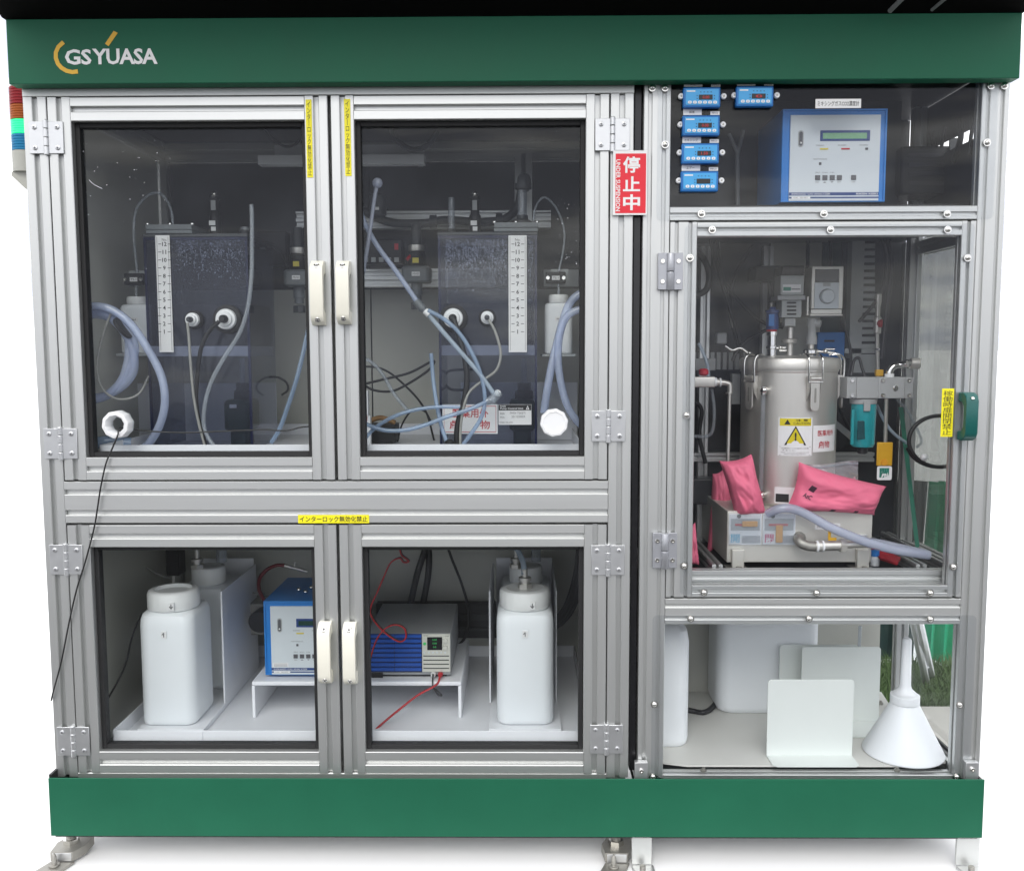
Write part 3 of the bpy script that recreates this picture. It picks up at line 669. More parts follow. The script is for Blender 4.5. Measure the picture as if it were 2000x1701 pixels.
    m = MB('black'); m.lathe([(11*k, zt+.0073-zt2(430)), (11*k, .0), (11*k, zt2(422)-zt2(430)), (8.5*k, zt2(418)-zt2(430)), (8.5*k, zt2(392)-zt2(430)), (10.5*k, zt2(391)-zt2(430)), (10.5*k, zt2(387)-zt2(430)), (6*k, zt2(386)-zt2(430))], (c.x, .27, zt2(430)), 'z', 24); s_ = m.build('sensor', T)
    m = MB('chrome'); m.lathe([(5*k, 0), (6*k, .003), (3.4*k, .005), (6*k, .008), (2*k, .013)], (c.x, .27, zt2(385)), 'z', 14); m.build('sensor_tip', s_)
    m = MB('pvc_light'); m.box(c.x-4.4*k, c.x+4.4*k, .27-8.5*k-.0016, .27-8.5*k+.001, zt2(412), zt2(393)); m.build('sensor_plate', s_)
    m = MB('label'); m.box(c.x-8*k, c.x+4*k, .27-11*k-.0022, .27-11*k-.001, zt2(442), zt2(433)); m.box(c.x-4*k, c.x+5*k, .27-11*k-.004, .27-11*k-.0026, zt2(453), zt2(445)); m.build('sensor_tag', s_, kind='stuff')
    # clear stand pipe with a dark collar
    for q in ((478, 430, 9, .33),) if not flip else ((882, 372, 6.5, .33), (1020, 362, 9, .26)):
        c = p(q[0], 452, q[3]); k = sc(q[3]); zt3 = Z(q[1], q[0], q[3])
        m = MB('tube_clear'); m.lathe([(q[2]*k, 0), (q[2]*k, zt3-zt-.024)], (c.x, q[3], zt+.0075 + (.0165 if q[0] == 1020 else 0)), 'z', 18); m.build('stand_pipe', T)
        m = MB('pvc_dark'); m.lathe([(q[2]*k*2.4, 0), (q[2]*k*2.2, .010), (q[2]*k*1.25, .016), (q[2]*k*1.2, .024)], (c.x, q[3], zt+.0078+(.0195 if q[0] == 1020 else 0)), 'z', 18); m.build('pipe_collar', T)
    if flip:
        c = p(1022, 352, .26); m = MB('pvc_dark'); m.tube([c+V((0, 0, -.022)), c+V((0, 0, 0)), c+V((.004, .03, .006)), c+V((.004, .12, .006))], .0135, n=14); m.lathe([(.0185, 0), (.0185, .012)], c+V((0, 0, -.02)), 'z', 18); m.build('pipe_elbow', T)
    return T, x0, x1, Y0, zt
TA = tank(287, 488, 462, 872, 303, False, 'smoky blue tinted tank with a white level scale on its left side')
TB = tank(857, 1049, 461, 866, 993, True, 'smoky blue tinted tank bearing the red lettered notice and a black nameplate')
# notice and nameplate on the right tank
m = MB('label'); m.pbox(864, 972, 790, 847, .1862, .0012); m.use('red_text')
m.ptext('医薬用外', 884, 954, 798, 816, .1859, bold=.012); m.ptext('劇', 878, 896, 821, 838, .1859, bold=.012); m.ptext('物', 937, 957, 821, 838, .1859, bold=.012)
for a in ((867, 969, 793, 794), (867, 969, 843.2, 844.2), (867, 868, 793, 844), (968, 969, 793, 844)): m.pbox(a[0], a[1], a[2], a[3], .1860, .0001)
m.build('chemical_notice', TB[0], flat=True)
m = MB('label'); m.pbox(973.5, 1038, 790, 829.5, .1862, .0012); m.use('ink').pbox(974, 1037.5, 790.5, 801.5, .1860, .0002)
for t, a in (('MODEL', 808), ('MFG.No.', 815)): m.ptext(t, 977, 986, a-1.6, a+1.6, .1859)
m.ptext('IWAKI CO.,LTD.', 976, 1002, 823.5, 827, .1859); m.use('ink_grey'); m.ptext('IWIX-T002TI', 996, 1026, 804.5, 809, .1859); m.ptext('201103000X', 999, 1026, 811.5, 816, .1859)
m.use('label').ptext('Iwaki', 977, 988, 791.5, 795, .1858, bold=.02); m.ptext('Pump Control Unit', 977, 1022, 796, 800.5, .1858, bold=.02); m.ptext('△', 1027, 1034, 792, 800, .1858, bold=.05)
m.build('nameplate', TB[0], flat=True)
# small white reagent bottles hung beside the tanks, on a ledge
def bottle(name, cx, cy, z0, hw, hd, h, rc, neck, cap, label, cat='bottle', group=None, open_top=False, arrows=True, tagtext=None):
    T = thing(name, (cx, cy, z0), label, cat, group)
    r = min(hw, hd)*.45; L = []
    for f, s_, rr in ((0, .90, .8), (.012, .965, .9), (.04, 1, 1), (.80, 1, 1), (.86, .985, 1), (.897, .945, 1.1), (.917, .84, 1.2)):
        L.append([V((u, v, z0+h*f)) for u, v in rrect(cx, cy, hw*s_, hd*s_, min(r*rr, min(hw, hd)*s_*.98), 6)])
    for f in (.92, .955): L.append([V((u, v, z0+h*f)) for u, v in rrect(cx, cy-hd+cap*1.04+hd*.06, neck, neck, neck*.99, 6)])
    m = MB('poly'); m.loft(L); m.build('body', T)
    cc = (cx, cy-hd+cap*1.04+hd*.06, z0+h*.925)
    ch = h*.150
    m = MB('poly_cap')
    if open_top: pr = [(cap*.96, 0), (cap, .003), (cap, ch*.78), (cap*.95, ch*.93), (cap*.86, ch), (cap*.72, ch), (cap*.70, ch*.82), (.001, ch*.80)]
    else: pr = [(cap*.96, 0), (cap, .003), (cap, ch*.80), (cap*.93, ch*.95), (cap*.74, ch), (cap*.70, ch*.97), (.001, ch*.97)]
    m.lathe(pr, cc, 'z', 48, True, True, 20, .015); cp = m.build('cap', T)
    if arrows:
        m = MB('label'); q = (cx+cap*.28, cc[1]-cap*1.035, cc[2]+ch*.35); m.box(q[0]-.006, q[0]+.006, q[1], q[1]+.004, q[2]-.008, q[2]+.008); m.use('ink').text('↓', (q[0], q[1]-.0003, q[2]), h=.0105, bold=.03); m.build('arrow_tag', cp, flat=True)
        m = MB('label'); q = (cx+cap*.0, cy-hd-.0022, z0+h*.755); m.box(q[0]-.006, q[0]+.006, q[1], q[1]+.004, q[2]-.008, q[2]+.008); m.use('ink').text('↑', (q[0], q[1]-.0003, q[2]), h=.0105, bold=.03); m.build('arrow_tag', T, flat=True)
    if tagtext:
        m = MB('label'); q = (cx, cy-hd-.0008, z0+h*.63); m.box(q[0]-.009, q[0]+.009, q[1], q[1]+.003, q[2]-.0045, q[2]+.0045); m.use('ink').text(tagtext, (q[0], q[1]-.0003, q[2]), h=.0035, bold=.03); m.build('name_tag', T, flat=True)
    return T
for i, (pa, pb, py0, py1) in enumerate(((234, 290, 575, 690), (1064, 1119, 571, 691))):
    Y = .235; a, b = p(pa, py1, Y), p(pb, py0, Y); hw = (b.x-a.x)/2
    m = MB('duct'); m.box(a.x-.006, b.x+.006 if i else a.x+2*hw-.001, Y-.005, .40, a.z-.006, a.z-.0006); m.build('bottle_ledge', LC)
    bottle('reagent_bottle', (a.x+b.x)/2, Y+.03, a.z, hw, .030, (b.z-a.z)*.905, 0, hw*.55, hw*.70, ('small white plastic bottle partly behind the blue hose coil', 'small white plastic bottle right of the notice tank, behind a looped hose')[i], 'bottle', None, False, False, ('No.3', 'No.4')[i])
    px, py = ((261, 545), (1086, 542))[i]; k = sc(.24)
    T = thing('level_sensor_box', p(px, py+12, .24), ('small black sensor box above the bottle by the blue hose coil', 'small black sensor box above the bottle right of the notice tank')[i], 'sensor')
    m = MB('black'); m.pbox(px-20, px+19, py-11, py+11, .24, .02); m.build('housing', T, bevel=.002)
    m = MB('duct'); m.pbox(px-10, px+24, py-16, py+15, .262, .002); m.build('mounting_plate', T)
    m = MB('label'); m.pbox(px-8, px+7, py-3, py+5, .2390, .0008); m.use('ink').ptext('TS-1', px-6, px+5, py-1, py+3, .2386); m.build('tag', T, flat=True)
    for s_ in (-16, 15): stamp('cap', cap_screw, 'screw', T, p(px+s_, py+1, .2395))
    m = MB('tube_clear'); m.cyl(p(px+5, py+12, .25), p(px+5, py+40, .25), .0028); m.build('dip_tube', T)
m = MB('tube_clear'); m.ptube([(338, 442, .26), (334, 410, .26), (322, 386, .26), (306, 377, .25), (285, 385, .25), (266, 410, .25), (261, 452, .25), (264, 495, .25), (268, 532, .25)], .0032); m.build('air_tube', label='thin clear tube arching above the lid of the tank beside the hose coil', cat='tube')
m = MB('tube_clear'); m.ptube([(1040, 442, .26), (1046, 405, .26), (1062, 386, .25), (1080, 398, .25), (1094, 422, .25), (1102, 452, .25), (1100, 490, .25), (1091, 531, .25)], .0026); m.build('air_tube', label='thin clear tube arching down to the sensor box right of the notice tank', cat='tube')
# grey plastic valves between the tanks
def valve(px, w2, cap_y, top, bot, lab, red):
    Y = .36; k = sc(Y); c = p(px, top, Y); T = thing('check_valve', p(px, bot+48, Y), lab, 'valve'); z = lambda py: Z(py, px, Y)
    m = MB('pvc'); m.loft([[V((u, v, zz_)) for u, v in rrect(c.x, Y+.03, w2*k*s_, .03*s_, .012*s_, 5)] for zz_, s_ in ((z(bot), .9), (z(bot-3), 1), (z(top+4), 1), (z(top), .86))]); m.build('body', T)
    m = MB('black'); m.lathe([(16*k, 0), (18*k, .004), (17*k, z(cap_y+8)-z(top)-.002)], (c.x, Y+.03, z(top)+.0005), 'z', 22); m.build('actuator', T)
    m = MB('steel'); m.lathe([(15*k, 0), (15.5*k, .002), (15.5*k, z(cap_y-5)-z(cap_y+7)), (13*k, z(cap_y-6)-z(cap_y+7))], (c.x, Y+.03, z(cap_y+7)), 'z', 24); m.build('metal_cap', T)
    m = MB('pvc_dark'); m.lathe([(10*k, 0), (10*k, z(cap_y-45)-z(cap_y-6))], (c.x, Y+.03, z(cap_y-6)+.0005), 'z', 18); m.build('upper_pipe', T)
    m = MB('led_yellow'); m.box(c.x-6*k, c.x+6*k, Y+.03-19*k, Y+.03-17.8*k, z(top-6), z(top-16)); m.build('sticker', T)
    m = MB('label'); m.pbox(px-7, px+9, (top+bot)/2-4, (top+bot)/2+4, Y-.0008, .0008); m.use('ink').ptext('MV01', px-5, px+7, (top+bot)/2-2, (top+bot)/2+2, Y-.0011); m.build('tag', T, flat=True)
    m = MB('pvc'); m.lathe([(9*k, 0), (9*k, .012), (11*k, .013), (11*k, z(bot)-z(bot+34)-.001)], (c.x, Y+.03, z(bot+34)), 'z', 20); m.build('union_nut', T)
    m = MB('pvc_dark'); m.lathe([(12*k, 0), (12*k, .016), (8*k, .018)], (c.x, Y+.03, z(bot+52)), 'z', 8); m.build('lower_nut', T)
    if red: m = MB('red'); m.cyl(p(px-16, top-12, Y+.01), p(px-6, top-22, Y+.02), .004); m.build('lever', T)
valve(577, 25, 487, 526, 558, 'grey plastic valve beside the tank with the coiled hose', False)
valve(811, 28, 482, 519, 551, 'grey plastic valve with a red lever beside the notice tank', True)
# light bar and white back plate
m = MB('white'); m.pbox(503, 829, 303, 320, .30, .03); lb = m.build('light_bar', bevel=.001, label='white strip light bar across the upper back of the wide cabinet', cat='light')
m = MB('white_paint'); m.pbox(536, 829, 284, 301, .335, .003); m.build('mounting_plate', lb)
for px in (560, 800):
    m = MB('alu_plate'); m.box(X(px, 300, .32), X(px, 300, .32)+.012, .3385, .50, Z(298, px, .33), Z(290, px, .33)); m.build('bracket_arm', lb)
# dark piping along the back
for pts, r, lab in (([(700, 408, .46), (760, 434, .46), (830, 436, .46), (870, 430, .46), (940, 434, .46), (985, 428, .46), (1010, 405, .46), (1018, 372, .45)], .010, 'dark grey pipe running along the back wall above the notice tank'),
                    ([(655, 470, .45), (622, 452, .45), (598, 452, .45), (590, 470, .44), (585, 478, .42)], .011, 'short dark elbow pipe above the valve by the central door posts')):
    m = MB('pvc_dark'); m.ptube(pts, r, n=14)
    if r < .0105:
        for q in ((846, 433), (975, 430)): m.lathe([(.0155, -.008), (.0155, .008)], p(q[0], q[1], .46), 'x', 18)
    m.build('pipe', label=lab, cat='pipe')
m = MB('pvc_dark'); c = p(738, 400, .40); m.lathe([(.012, -.03), (.02, -.024), (.022, 0), (.02, .02), (.008, .028)], c, 'z', 22); m.use('label').box(c.x-.006, c.x+.006, .376, .378, c.z-.016, c.z-.009); m.build('float_switch', label='dark rounded float switch hanging behind the pale hose near the door posts', cat='switch')
m = MB('hose_grey'); m.ptube([(737, 358, .10), (731, 390, .10), (724, 440, .10), (715, 500, .10), (702, 570, .10)], .0042); m.ball(p(737, 358, .10), .011); m.build('hook_tube', label='grey tube with a round end leaning behind the right hand door post', cat='tube')
# hoses -----------------------------------------------------------------
def hose(name, mat, pts, r, label, cat='hose', group=None, **k):
    m = MB(mat); m.ptube(pts, r, **k); return m.build(name, label=label, cat=cat, group=group)
coil = []
for t in range(0, 40):
    a = math.radians(-100+t*28); R = 1+.06*math.sin(t*.9); coil.append((176+(80+5*math.sin(t*1.3))*math.cos(a)*R, 696+(88+4*math.cos(t*.7))*math.sin(a)*R, .095+.010*math.sin(t*.45)+.00*t))
m = MB('hose_blue'); m.ptube(coil, .0085, n=12, seg=4)
for q in ((240, 641, .085),): m.use('black').lathe([(.025, -.003), (.025, .003)], p(*q), (.8, 0, .55), 20)
m.build('hose_coil', label='coil of translucent blue braided hose tied with a black band', cat='hose')
hose('blue_hose', 'hose_blue', [(150, 606, .075), (180, 598, .07), (218, 605, .07), (256, 634, .07), (290, 684, .07), (315, 735, .07), (322, 785, .07), (312, 830, .075), (292, 864, .08), (266, 886, .085)], .0084, 'long blue braided hose sweeping from the coil down past the round port')
hose('pipe_stub', 'tube_blue', [(150, 880, .15), (180, 868, .15), (210, 862, .16), (255, 866, .18)], .013, 'short pale hose lying on the tray below the round port')
hose('clear_tube', 'tube_clear', [(491, 400, .15), (492, 430, .15), (492, 480, .15), (491, 540, .15), (484, 600, .15), (468, 650, .15), (440, 695, .15), (415, 740, .15), (401, 785, .15), (398, 830, .15), (410, 860, .15), (432, 884, .15)], .0046, 'clear tube hanging down in front of the tank beside the hose coil', 'tube')
hose('grey_cable', 'cable_grey', [(366, 631, .145), (369, 660, .145), (373, 720, .145), (379, 780, .145), (389, 830, .145), (400, 870, .15), (406, 890, .15)], .0031, 'light grey cable from the smaller port of the scale left tank', 'cable')
hose('black_cable', 'cable', [(428, 628, .14), (408, 648, .14), (393, 680, .14), (386, 730, .145), (383, 780, .15), (388, 820, .15), (396, 850, .15), (404, 886, .155)], .0046, 'black cable from the larger port of the tank with its scale on the left', 'cable')
hose('grey_tube', 'cable_grey', [(222, 600, .08), (206, 640, .08), (192, 690, .08), (190, 730, .08), (205, 765, .085), (235, 780, .1), (270, 770, .12), (290, 735, .15)], .0024, 'thin grey tube looping inside the blue hose coil', 'tube')
hose('pale_tube', 'tube_blue', [(603, 640, .12), (592, 690, .12), (578, 745, .12), (560, 800, .13), (545, 840, .14), (530, 864, .15)], .0048, 'pale blue tube slanting down beside the left of the central door posts', 'tube')
hose('supply_hose', 'hose_blue', [(700, 395, .12), (712, 435, .12), (738, 482, .12), (770, 525, .12), (800, 568, .12), (820, 598, .12)], .0055, 'blue hose slanting down to a grey wye connector before the notice tank')
m = MB('pvc'); m.cyl(p(812, 588, .12), p(826, 604, .12), .0085).cyl(p(824, 602, .12), p(834, 612, .12), .0065); m.use('label').cyl(p(830, 607, .12), p(838, 615, .12), .0072); m.build('wye_connector', label='grey and white wye connector joining the slanting hoses', cat='connector')
hose('branch_tube', 'hose_pale', [(834, 611, .12), (860, 642, .12), (900, 688, .12), (935, 728, .12), (955, 755, .12), (966, 772, .12)], .0050, 'straighter pale tube from the wye connector to the clear elbow', 'tube')
hose('branch_tube', 'tube_blue', [(836, 606, .115), (865, 622, .115), (895, 648, .115), (922, 690, .115), (940, 735, .12), (947, 780, .12), (940, 815, .125), (918, 850, .13), (898, 876, .13)], .0045, 'curving pale tube from the wye connector down to the tray', 'tube')
m = MB('tube_clear'); m.cyl(p(960, 783, .12), p(975, 765, .12), .010).cyl(p(950, 784, .12), p(968, 780, .12), .0085); m.use('poly_cap').ball(p(972, 768, .12), .0075); m.build('elbow_fitting', label='clear elbow fitting with a white core in front of the notice tank', cat='fitting')
hose('lower_tube', 'tube_blue', [(954, 783, .12), (915, 800, .12), (870, 815, .12), (830, 830, .12), (790, 840, .12), (750, 840, .12), (715, 828, .12), (690, 812, .12)], .0046, 'pale tube bowing low from the clear elbow to the central door posts', 'tube')
hose('lower_tube', 'tube_blue', [(905, 795, .13), (850, 795, .13), (800, 803, .13), (760, 818, .13), (730, 838, .13), (705, 866, .13)], .0042, 'pale tube arching across the notice to the bottom corner of the pane', 'tube')
hose('upright_tube', 'tube_blue', [(842, 690, .16), (846, 740, .16), (853, 790, .15), (863, 835, .14), (876, 872, .13)], .0046, 'upright pale tube along the left edge of the notice tank', 'tube')
m = MB('rubber'); m.cyl(p(868, 868, .12), p(896, 872, .12), .0075); m.ball(p(878, 866, .12), .010); m.build('tee_connector', label='black tee connector on the tray lip under the notice tank', cat='connector')
hose('black_cable', 'cable', [(886, 624, .14), (896, 655, .135), (908, 700, .13), (912, 745, .13), (906, 785, .13), (896, 820, .13), (892, 850, .13), (894, 888, .13)], .0062, 'thick black cable from the larger port of the notice tank', 'cable')
hose('grey_cable', 'cable_grey', [(955, 625, .14), (968, 650, .135), (978, 690, .13), (970, 722, .13), (945, 742, .13), (920, 762, .13), (910, 780, .125), (902, 815, .125), (899, 850, .125), (899, 888, .125)], .0030, 'light grey cable from the smaller port of the notice tank', 'cable')
hose('loop_hose', 'hose_blue', [(1150, 574, .09), (1130, 576, .09), (1112, 594, .09), (1099, 628, .09), (1088, 670, .09), (1078, 712, .09), (1069, 760, .09), (1062, 806, .095)], .0085, 'blue hose bending over beside the far right upper door frame')
hose('loop_hose', 'hose_blue', [(1150, 606, .08), (1128, 606, .08), (1106, 620, .08), (1093, 655, .08), (1090, 700, .08), (1095, 745, .08), (1107, 790, .08), (1125, 820, .08), (1145, 838, .08)], .0080, 'blue hose curling down behind the round white plug')
hose('back_cable', 'cable', [(690, 716, .42), (745, 720, .42), (790, 752, .42), (830, 800, .42), (848, 860, .42)], .0026, 'thin black cable crossing the back wall down to the tray', 'cable')
hose('back_cable', 'cable', [(708, 750, .40), (730, 762, .40), (765, 764, .40), (800, 748, .40), (838, 722, .40), (846, 705, .40), (800, 728, .40), (745, 742, .40), (712, 750, .40)], .0030, 'black cable hanging in a flat loop on the back wall', 'cable')
hose('back_cable', 'cable', [(775, 868, .40), (785, 830, .40), (805, 802, .40), (830, 804, .40), (845, 830, .40)], .0022, 'small black cable arch rising from the tray at the back', 'cable')
hose('tank_cable', 'cable', [(905, 762, .36), (880, 760, .36), (868, 745, .36), (875, 726, .36), (905, 722, .36), (935, 722, .36)], .0032, 'black cable ring seen through the notice tank guard', 'cable')
hose('wall_tube', 'tube_clear', [(695, 702, .30), (720, 704, .30), (745, 728, .30), (770, 770, .30), (800, 806, .30)], .0042, 'clear tube drooping along the back wall beside the central door posts', 'tube')
hose('tie_cable', 'cable', [(526, 736, .36), (545, 738, .36), (560, 748, .36), (562, 762, .36), (550, 772, .36)], .0026, 'short curled black cable end beside the white splash guard', 'cable')
# pumps below the tanks
def pump(px, py0, py1, lab):
    Y = .30; k = sc(Y); z = lambda py: Z(py, px, Y); T = thing('dosing_pump', p(px, py1, Y), lab, 'pump'); c = p(px, py1, Y)
    zb = UZ+.001
    m = MB('pump_green'); m.loft([[V((u, v, a)) for u, v in rrect(c.x, Y+.05, 25*k*s_, .05*s_, .012, 4)] for a, s_ in ((zb, .7), (z(845), .7), (z(838), 1), (z(788), 1), (z(782), .85))]); m.build('housing', T)
    m = MB('black'); m.lathe([(18*k, 0), (18*k, z(766)-z(782)-.001), (13*k, z(764)-z(782)), (13*k, z(750)-z(782))], (c.x+4*k, Y+.045, z(781)), 'z', 8); m.build('valve_head', T)
    m = MB('tube_clear'); m.cyl((c.x+4*k, Y+.045, z(749)), (c.x+4*k, Y+.045, z(700)), .0065); m.build('suction_tube', T)
    m = MB('label'); m.pbox(px-14, px, 790, 797, Y-.0008, .0006); m.build('tag', T)
pump(462, 750, 870, 'dark green dosing pump under the tank with its scale on the left')
pump(1020, 750, 868, 'dark green dosing pump under the notice tank')
m = MB('black'); m.pbox(700, 772, 830, 864, .34, .08); o = m.build('relay_block', bevel=.002, label='black relay block on the tray behind the drooping tubes', cat='relay')
for i in range(6):
    m = MB('panel_dark'); m.pbox(704+i*11, 711+i*11, 836, 846, .3385, .0012); m.build('terminal', o)
m = MB('wood_brown'); m.tube([p(722, 822, .36), p(745, 816, .36), p(772, 826, .36)], .006); m.build('brown_sleeve', label='brown cable sleeve lying on the black relay block', cat='sleeve')
hose('red_wire', 'cable_red', [(690, 800, .20), (712, 806, .20), (716, 820, .20), (710, 840, .20), (700, 855, .20)], .0018, 'thin red wire beside the relay block at the door posts', 'wire')
m = MB('white'); m.pbox(713, 719, 763, 812, .30, .02); m.box(X(716, 812, .3)-.008, X(716, 812, .3)+.008, .302, .32, UZ+.0005, Z(812, 716, .30)-.0005); m.build('white_bracket', label='narrow white upright bracket near the relay block', cat='bracket')
# ============================================================ lower bay
LZ = .2275
tray('floor_tray', .10, 1.105, .053, .615, LZ, .0295, 'large white floor tray in the lower bay of the wide cabinet')
for px in (376, 1086):
    m = MB('white_paint'); m.pbox(px-20, px+20, 1429, 1457, .0482, .0014); m.build('tray_patch', bpy.data.objects['floor_tray'])
def cradle(x0, x1, y0, lab, sides):
    T = thing('bottle_cradle', ((x0+x1)/2, y0+.2, LZ), lab, 'cradle'); z0 = LZ+.0005
    m = MB('white_paint'); m.box(x0, x1, y0, y0+.42, z0, z0+.011); m.build('base_plate', T, bevel=.0008)
    for xa, xb in sides:
        m = MB('white_paint'); m.box(xa, xb, y0+.145, y0+.42, z0+.0115, .505); m.build('side_plate', T, bevel=.001)
    m = MB('white_paint'); m.box(x0+.006, x1-.006, y0+.4205, y0+.424, z0, .52); m.build('back_plate', T, bevel=.001)
    return T
bx0, bx1 = .129, .274
cradle(bx0, bx1, .10, 'white sheet metal cradle holding the open capped jug', ((bx1-.003, bx1+.001),))
cradle(.893, 1.05, .105, 'white sheet metal cradle holding the jug with a tube in its lid', ((.889, .893), (1.043, 1.046)))
BZ0 = LZ+.012
bottle('white_jug', .1905, .185, BZ0, .0605, .072, .272, 0, .044, .0555, 'white plastic jug with an open screw cap and arrow stickers', 'jug', None, True)
bottle('white_jug', .200, .405, BZ0, .060, .072, .275, 0, .036, .040, 'white plastic jug behind the open capped jug, fitted with pipes', 'jug', None, False, False)
bottle('white_jug', .972, .190, BZ0, .0625, .072, .272, 0, .044, .0560, 'white plastic jug with a metal tube fitting in its lid', 'jug', None, False)
bottle('white_jug', .975, .410, BZ0, .062, .072, .275, 0, .036, .040, 'white plastic jug at the back of the right hand cradle', 'jug', None, False, False)
# fittings
def fitting(c, lab, h=.03):
    m = MB('steel'); hexnut(m, c, .016, .010, 'z'); m.lathe([(.010, .010), (.010, .016), (.014, .017), (.014, .024), (.006, .026), (.006, h+.012)], c, 'z', 16)
    return m.build('pipe_fitting', label=lab, cat='fitting')
fitting((.972, .178, BZ0+.272*1.071), 'metal pipe fitting on the lid of the jug in the right cradle')
hose('jug_tube', 'hose_pale', [(1024, 1122, .178), (1022, 1100, .19), (1012, 1075, .21), (1000, 1050, .24), (990, 1020, .26)], .0065, 'pale tube rising from the metal fitting of the right jug', 'tube')
fitting((.182, .352, BZ0+.275*1.071), 'metal valve fitting on the rear jug behind the open cap', .07)
m = MB('tube_clear'); m.cyl((.226, .400, BZ0+.300), (.226, .400, .735), .013); m.build('riser_pipe', label='wide clear riser pipe above the rear jug on the hinge side', cat='pipe')
fitting((.952, .355, BZ0+.275*1.071), 'metal valve fitting on the jug at the back of the right cradle', .05)
m = MB('tube_clear'); m.cyl((1.0, .400, BZ0+.300), (1.0, .400, .735), .012); m.build('riser_pipe', label='clear riser pipe above the jug at the back of the right cradle', cat='pipe')
# white bent table
tz = Z(1331, 493, .19); ta, tb = .354, .828
T = thing('instrument_table', ((ta+tb)/2, .34, LZ), 'white bent sheet table under the blue analyser and the power supply', 'table')
m = MB('white_paint'); m.box(ta, tb, .19, .50, tz-.010, tz); m.build('table_top', T, bevel=.003)
for a, b in ((ta, ta+.007), (tb-.007, tb)):
    m = MB('white_paint'); m.box(a, b, .1905, .4995, LZ+.0005, tz-.0102); m.build('leg', T, bevel=.001)
# infrared gas analyser, used twice
def analyser(x0, z0, y0, W, H, D, lab, tag_):
    T = thing('gas_analyser', (x0+W/2, y0+D/2, z0), lab, 'analyser'); P_ = lambda u, v: V((x0+W*u, y0, z0+H*(1-v)))
    m = MB('blue_case'); m.box(x0, x0+W, y0+.003, y0+D, z0+.006, z0+H)
    t = W*.018
    m.use('blue_case').box(x0, x0+t, y0, y0+.0029, z0+.006, z0+H).box(x0+W-t, x0+W, y0, y0+.0029, z0+.006, z0+H).box(x0+t, x0+W-t, y0+.0001, y0+.0029, z0+H-t, z0+H).box(x0+t, x0+W-t, y0+.0001, y0+.0029, z0+.006, z0+.006+t); m.build('case', T, bevel=.0008)
    m = MB('rubber')
    for a in (.12, .88):
        for b in (.03, D-.03): m.lathe([(.007, .0), (.008, .0058)], (x0+W*a, y0+b, z0+.0001), 'z', 12)
    m.build('rubber_feet', T, kind='stuff')
    def rect(m, u0, u1, v0, v1, y, d=.0006): a, b = P_(u0, v0), P_(u1, v1); m.box(a.x, b.x, y0-y, y0-y+d, b.z, a.z)
    m = MB('grey_panel'); rect(m, .075, .935, .065, .955, .0012, .004); fp_ = m.build('front_plate', T)
    m = MB('navy'); rect(m, .075, .935, .868, .900, .0016); rect(m, .075, .935, .915, .930, .0016); m.use('label'); rect(m, .10, .28, .912, .934, .0018, .0003)
    def tx(s_, u0, u1, v0, v1, y, b=.0): a, c = P_(u0, v0), P_(u1, v1); m.text(s_, ((a.x+c.x)/2, y0-y, (a.z+c.z)/2), abs(c.x-a.x), abs(a.z-c.z), bold=b)
    tx('INFRARED GAS ANALYZER', .10, .47, .875, .894, .0018); tx('RIKEN KEIKI', .72, .925, .875, .894, .0018, .02)
    m.use('ink_grey'); tx('MODEL', .115, .16, .918, .928, .0020); tx('RI-557', .185, .255, .916, .930, .0020)
    for s_, u in (('WARNING', .36), ('ALARM', .57), ('POWER', .78)): tx(s_, u-.04, u+.04, .372, .386, .0014)
    tx('MAINTENANCE', .30, .43, .515, .528, .0014)
    for s_, u in (('ZERO', .345), ('SPAN', .415), ('CAL', .485)): tx(s_, u-.024, u+.024, .655, .667, .0014)
    for s_, u in (('ESC', .345), ('▲', .415), ('▼', .485), ('SET', .553), ('PUMP', .69)): tx(s_, u-.017, u+.017, .756, .768, .0014)
    m.build('printing', fp_, flat=True)
    m = MB('navy'); rect(m, .36, .835, .225, .335, .0020, .0012); d_ = m.build('display', T)
    m = MB('lcd' if tag_ else 'lcd_dark'); rect(m, .385, .805, .252, .312, .0024, .0006); m.build('screen', d_)
    for mt, u0, u1, v0, v1 in (('led_yellow', .36, .44, .408, .424), ('red_text', .565, .645, .408, .424), ('ink_grey', .795, .82, .405, .428), ('ink_grey', .355, .378, .555, .583)):
        m = MB(mt); rect(m, u0, u1, v0, v1, .0022, .0011); m.build('indicator', fp_)
    for u in (.345, .415, .485, .553, .69):
        m = MB('ink_grey'); rect(m, u-.023, u+.023, .69, .74, .0030, .0020); m.build('button', fp_)
    m = MB('duct'); a = P_(.175, .31); m.prism(rrect(a.x, a.z, W*.026, W*.078, W*.025, 5), 'y', y0-.0022, y0-.001); fl = m.build('flow_gauge', T)
    m = MB('ink_grey'); m.prism(rrect(a.x, a.z, W*.016, W*.066, W*.0155, 5), 'y', y0-.0026, y0-.0023); m.build('gauge_tube', fl); m = MB('label'); m.ball((a.x, y0-.003, a.z-W*.04), W*.010); m.build('gauge_float', fl)
    if not tag_:
        m = MB('label'); rect(m, .09, .26, .80, .855, .0016); m.use('ink_grey'); 
        for v in (.812, .828, .844): rect(m, .10, .25, v, v+.004, .0018, .0002)
        m.build('service_label', fp_, flat=True)
        m = MB('chrome')
        for u, v in ((.30, .08), (.42, .10), (.40, .06), (.55, .09)): m.ball((x0+W*u, y0+v, z0+H+.006), .005)
        m.build('top_fittings', T, kind='stuff')
    return T
analyser(X(516, 1240, .215), tz+.0005, .215, .206, .178, .22, 'blue cased gas analyser on the white table behind the left lower door', False)
hose('red_hose', 'hose_red', [(516, 1172, .38), (506, 1150, .40), (508, 1128, .42), (522, 1112, .43), (540, 1104, .43), (556, 1104, .43)], .0048, 'dark red hose arching from the blue analyser on the table')
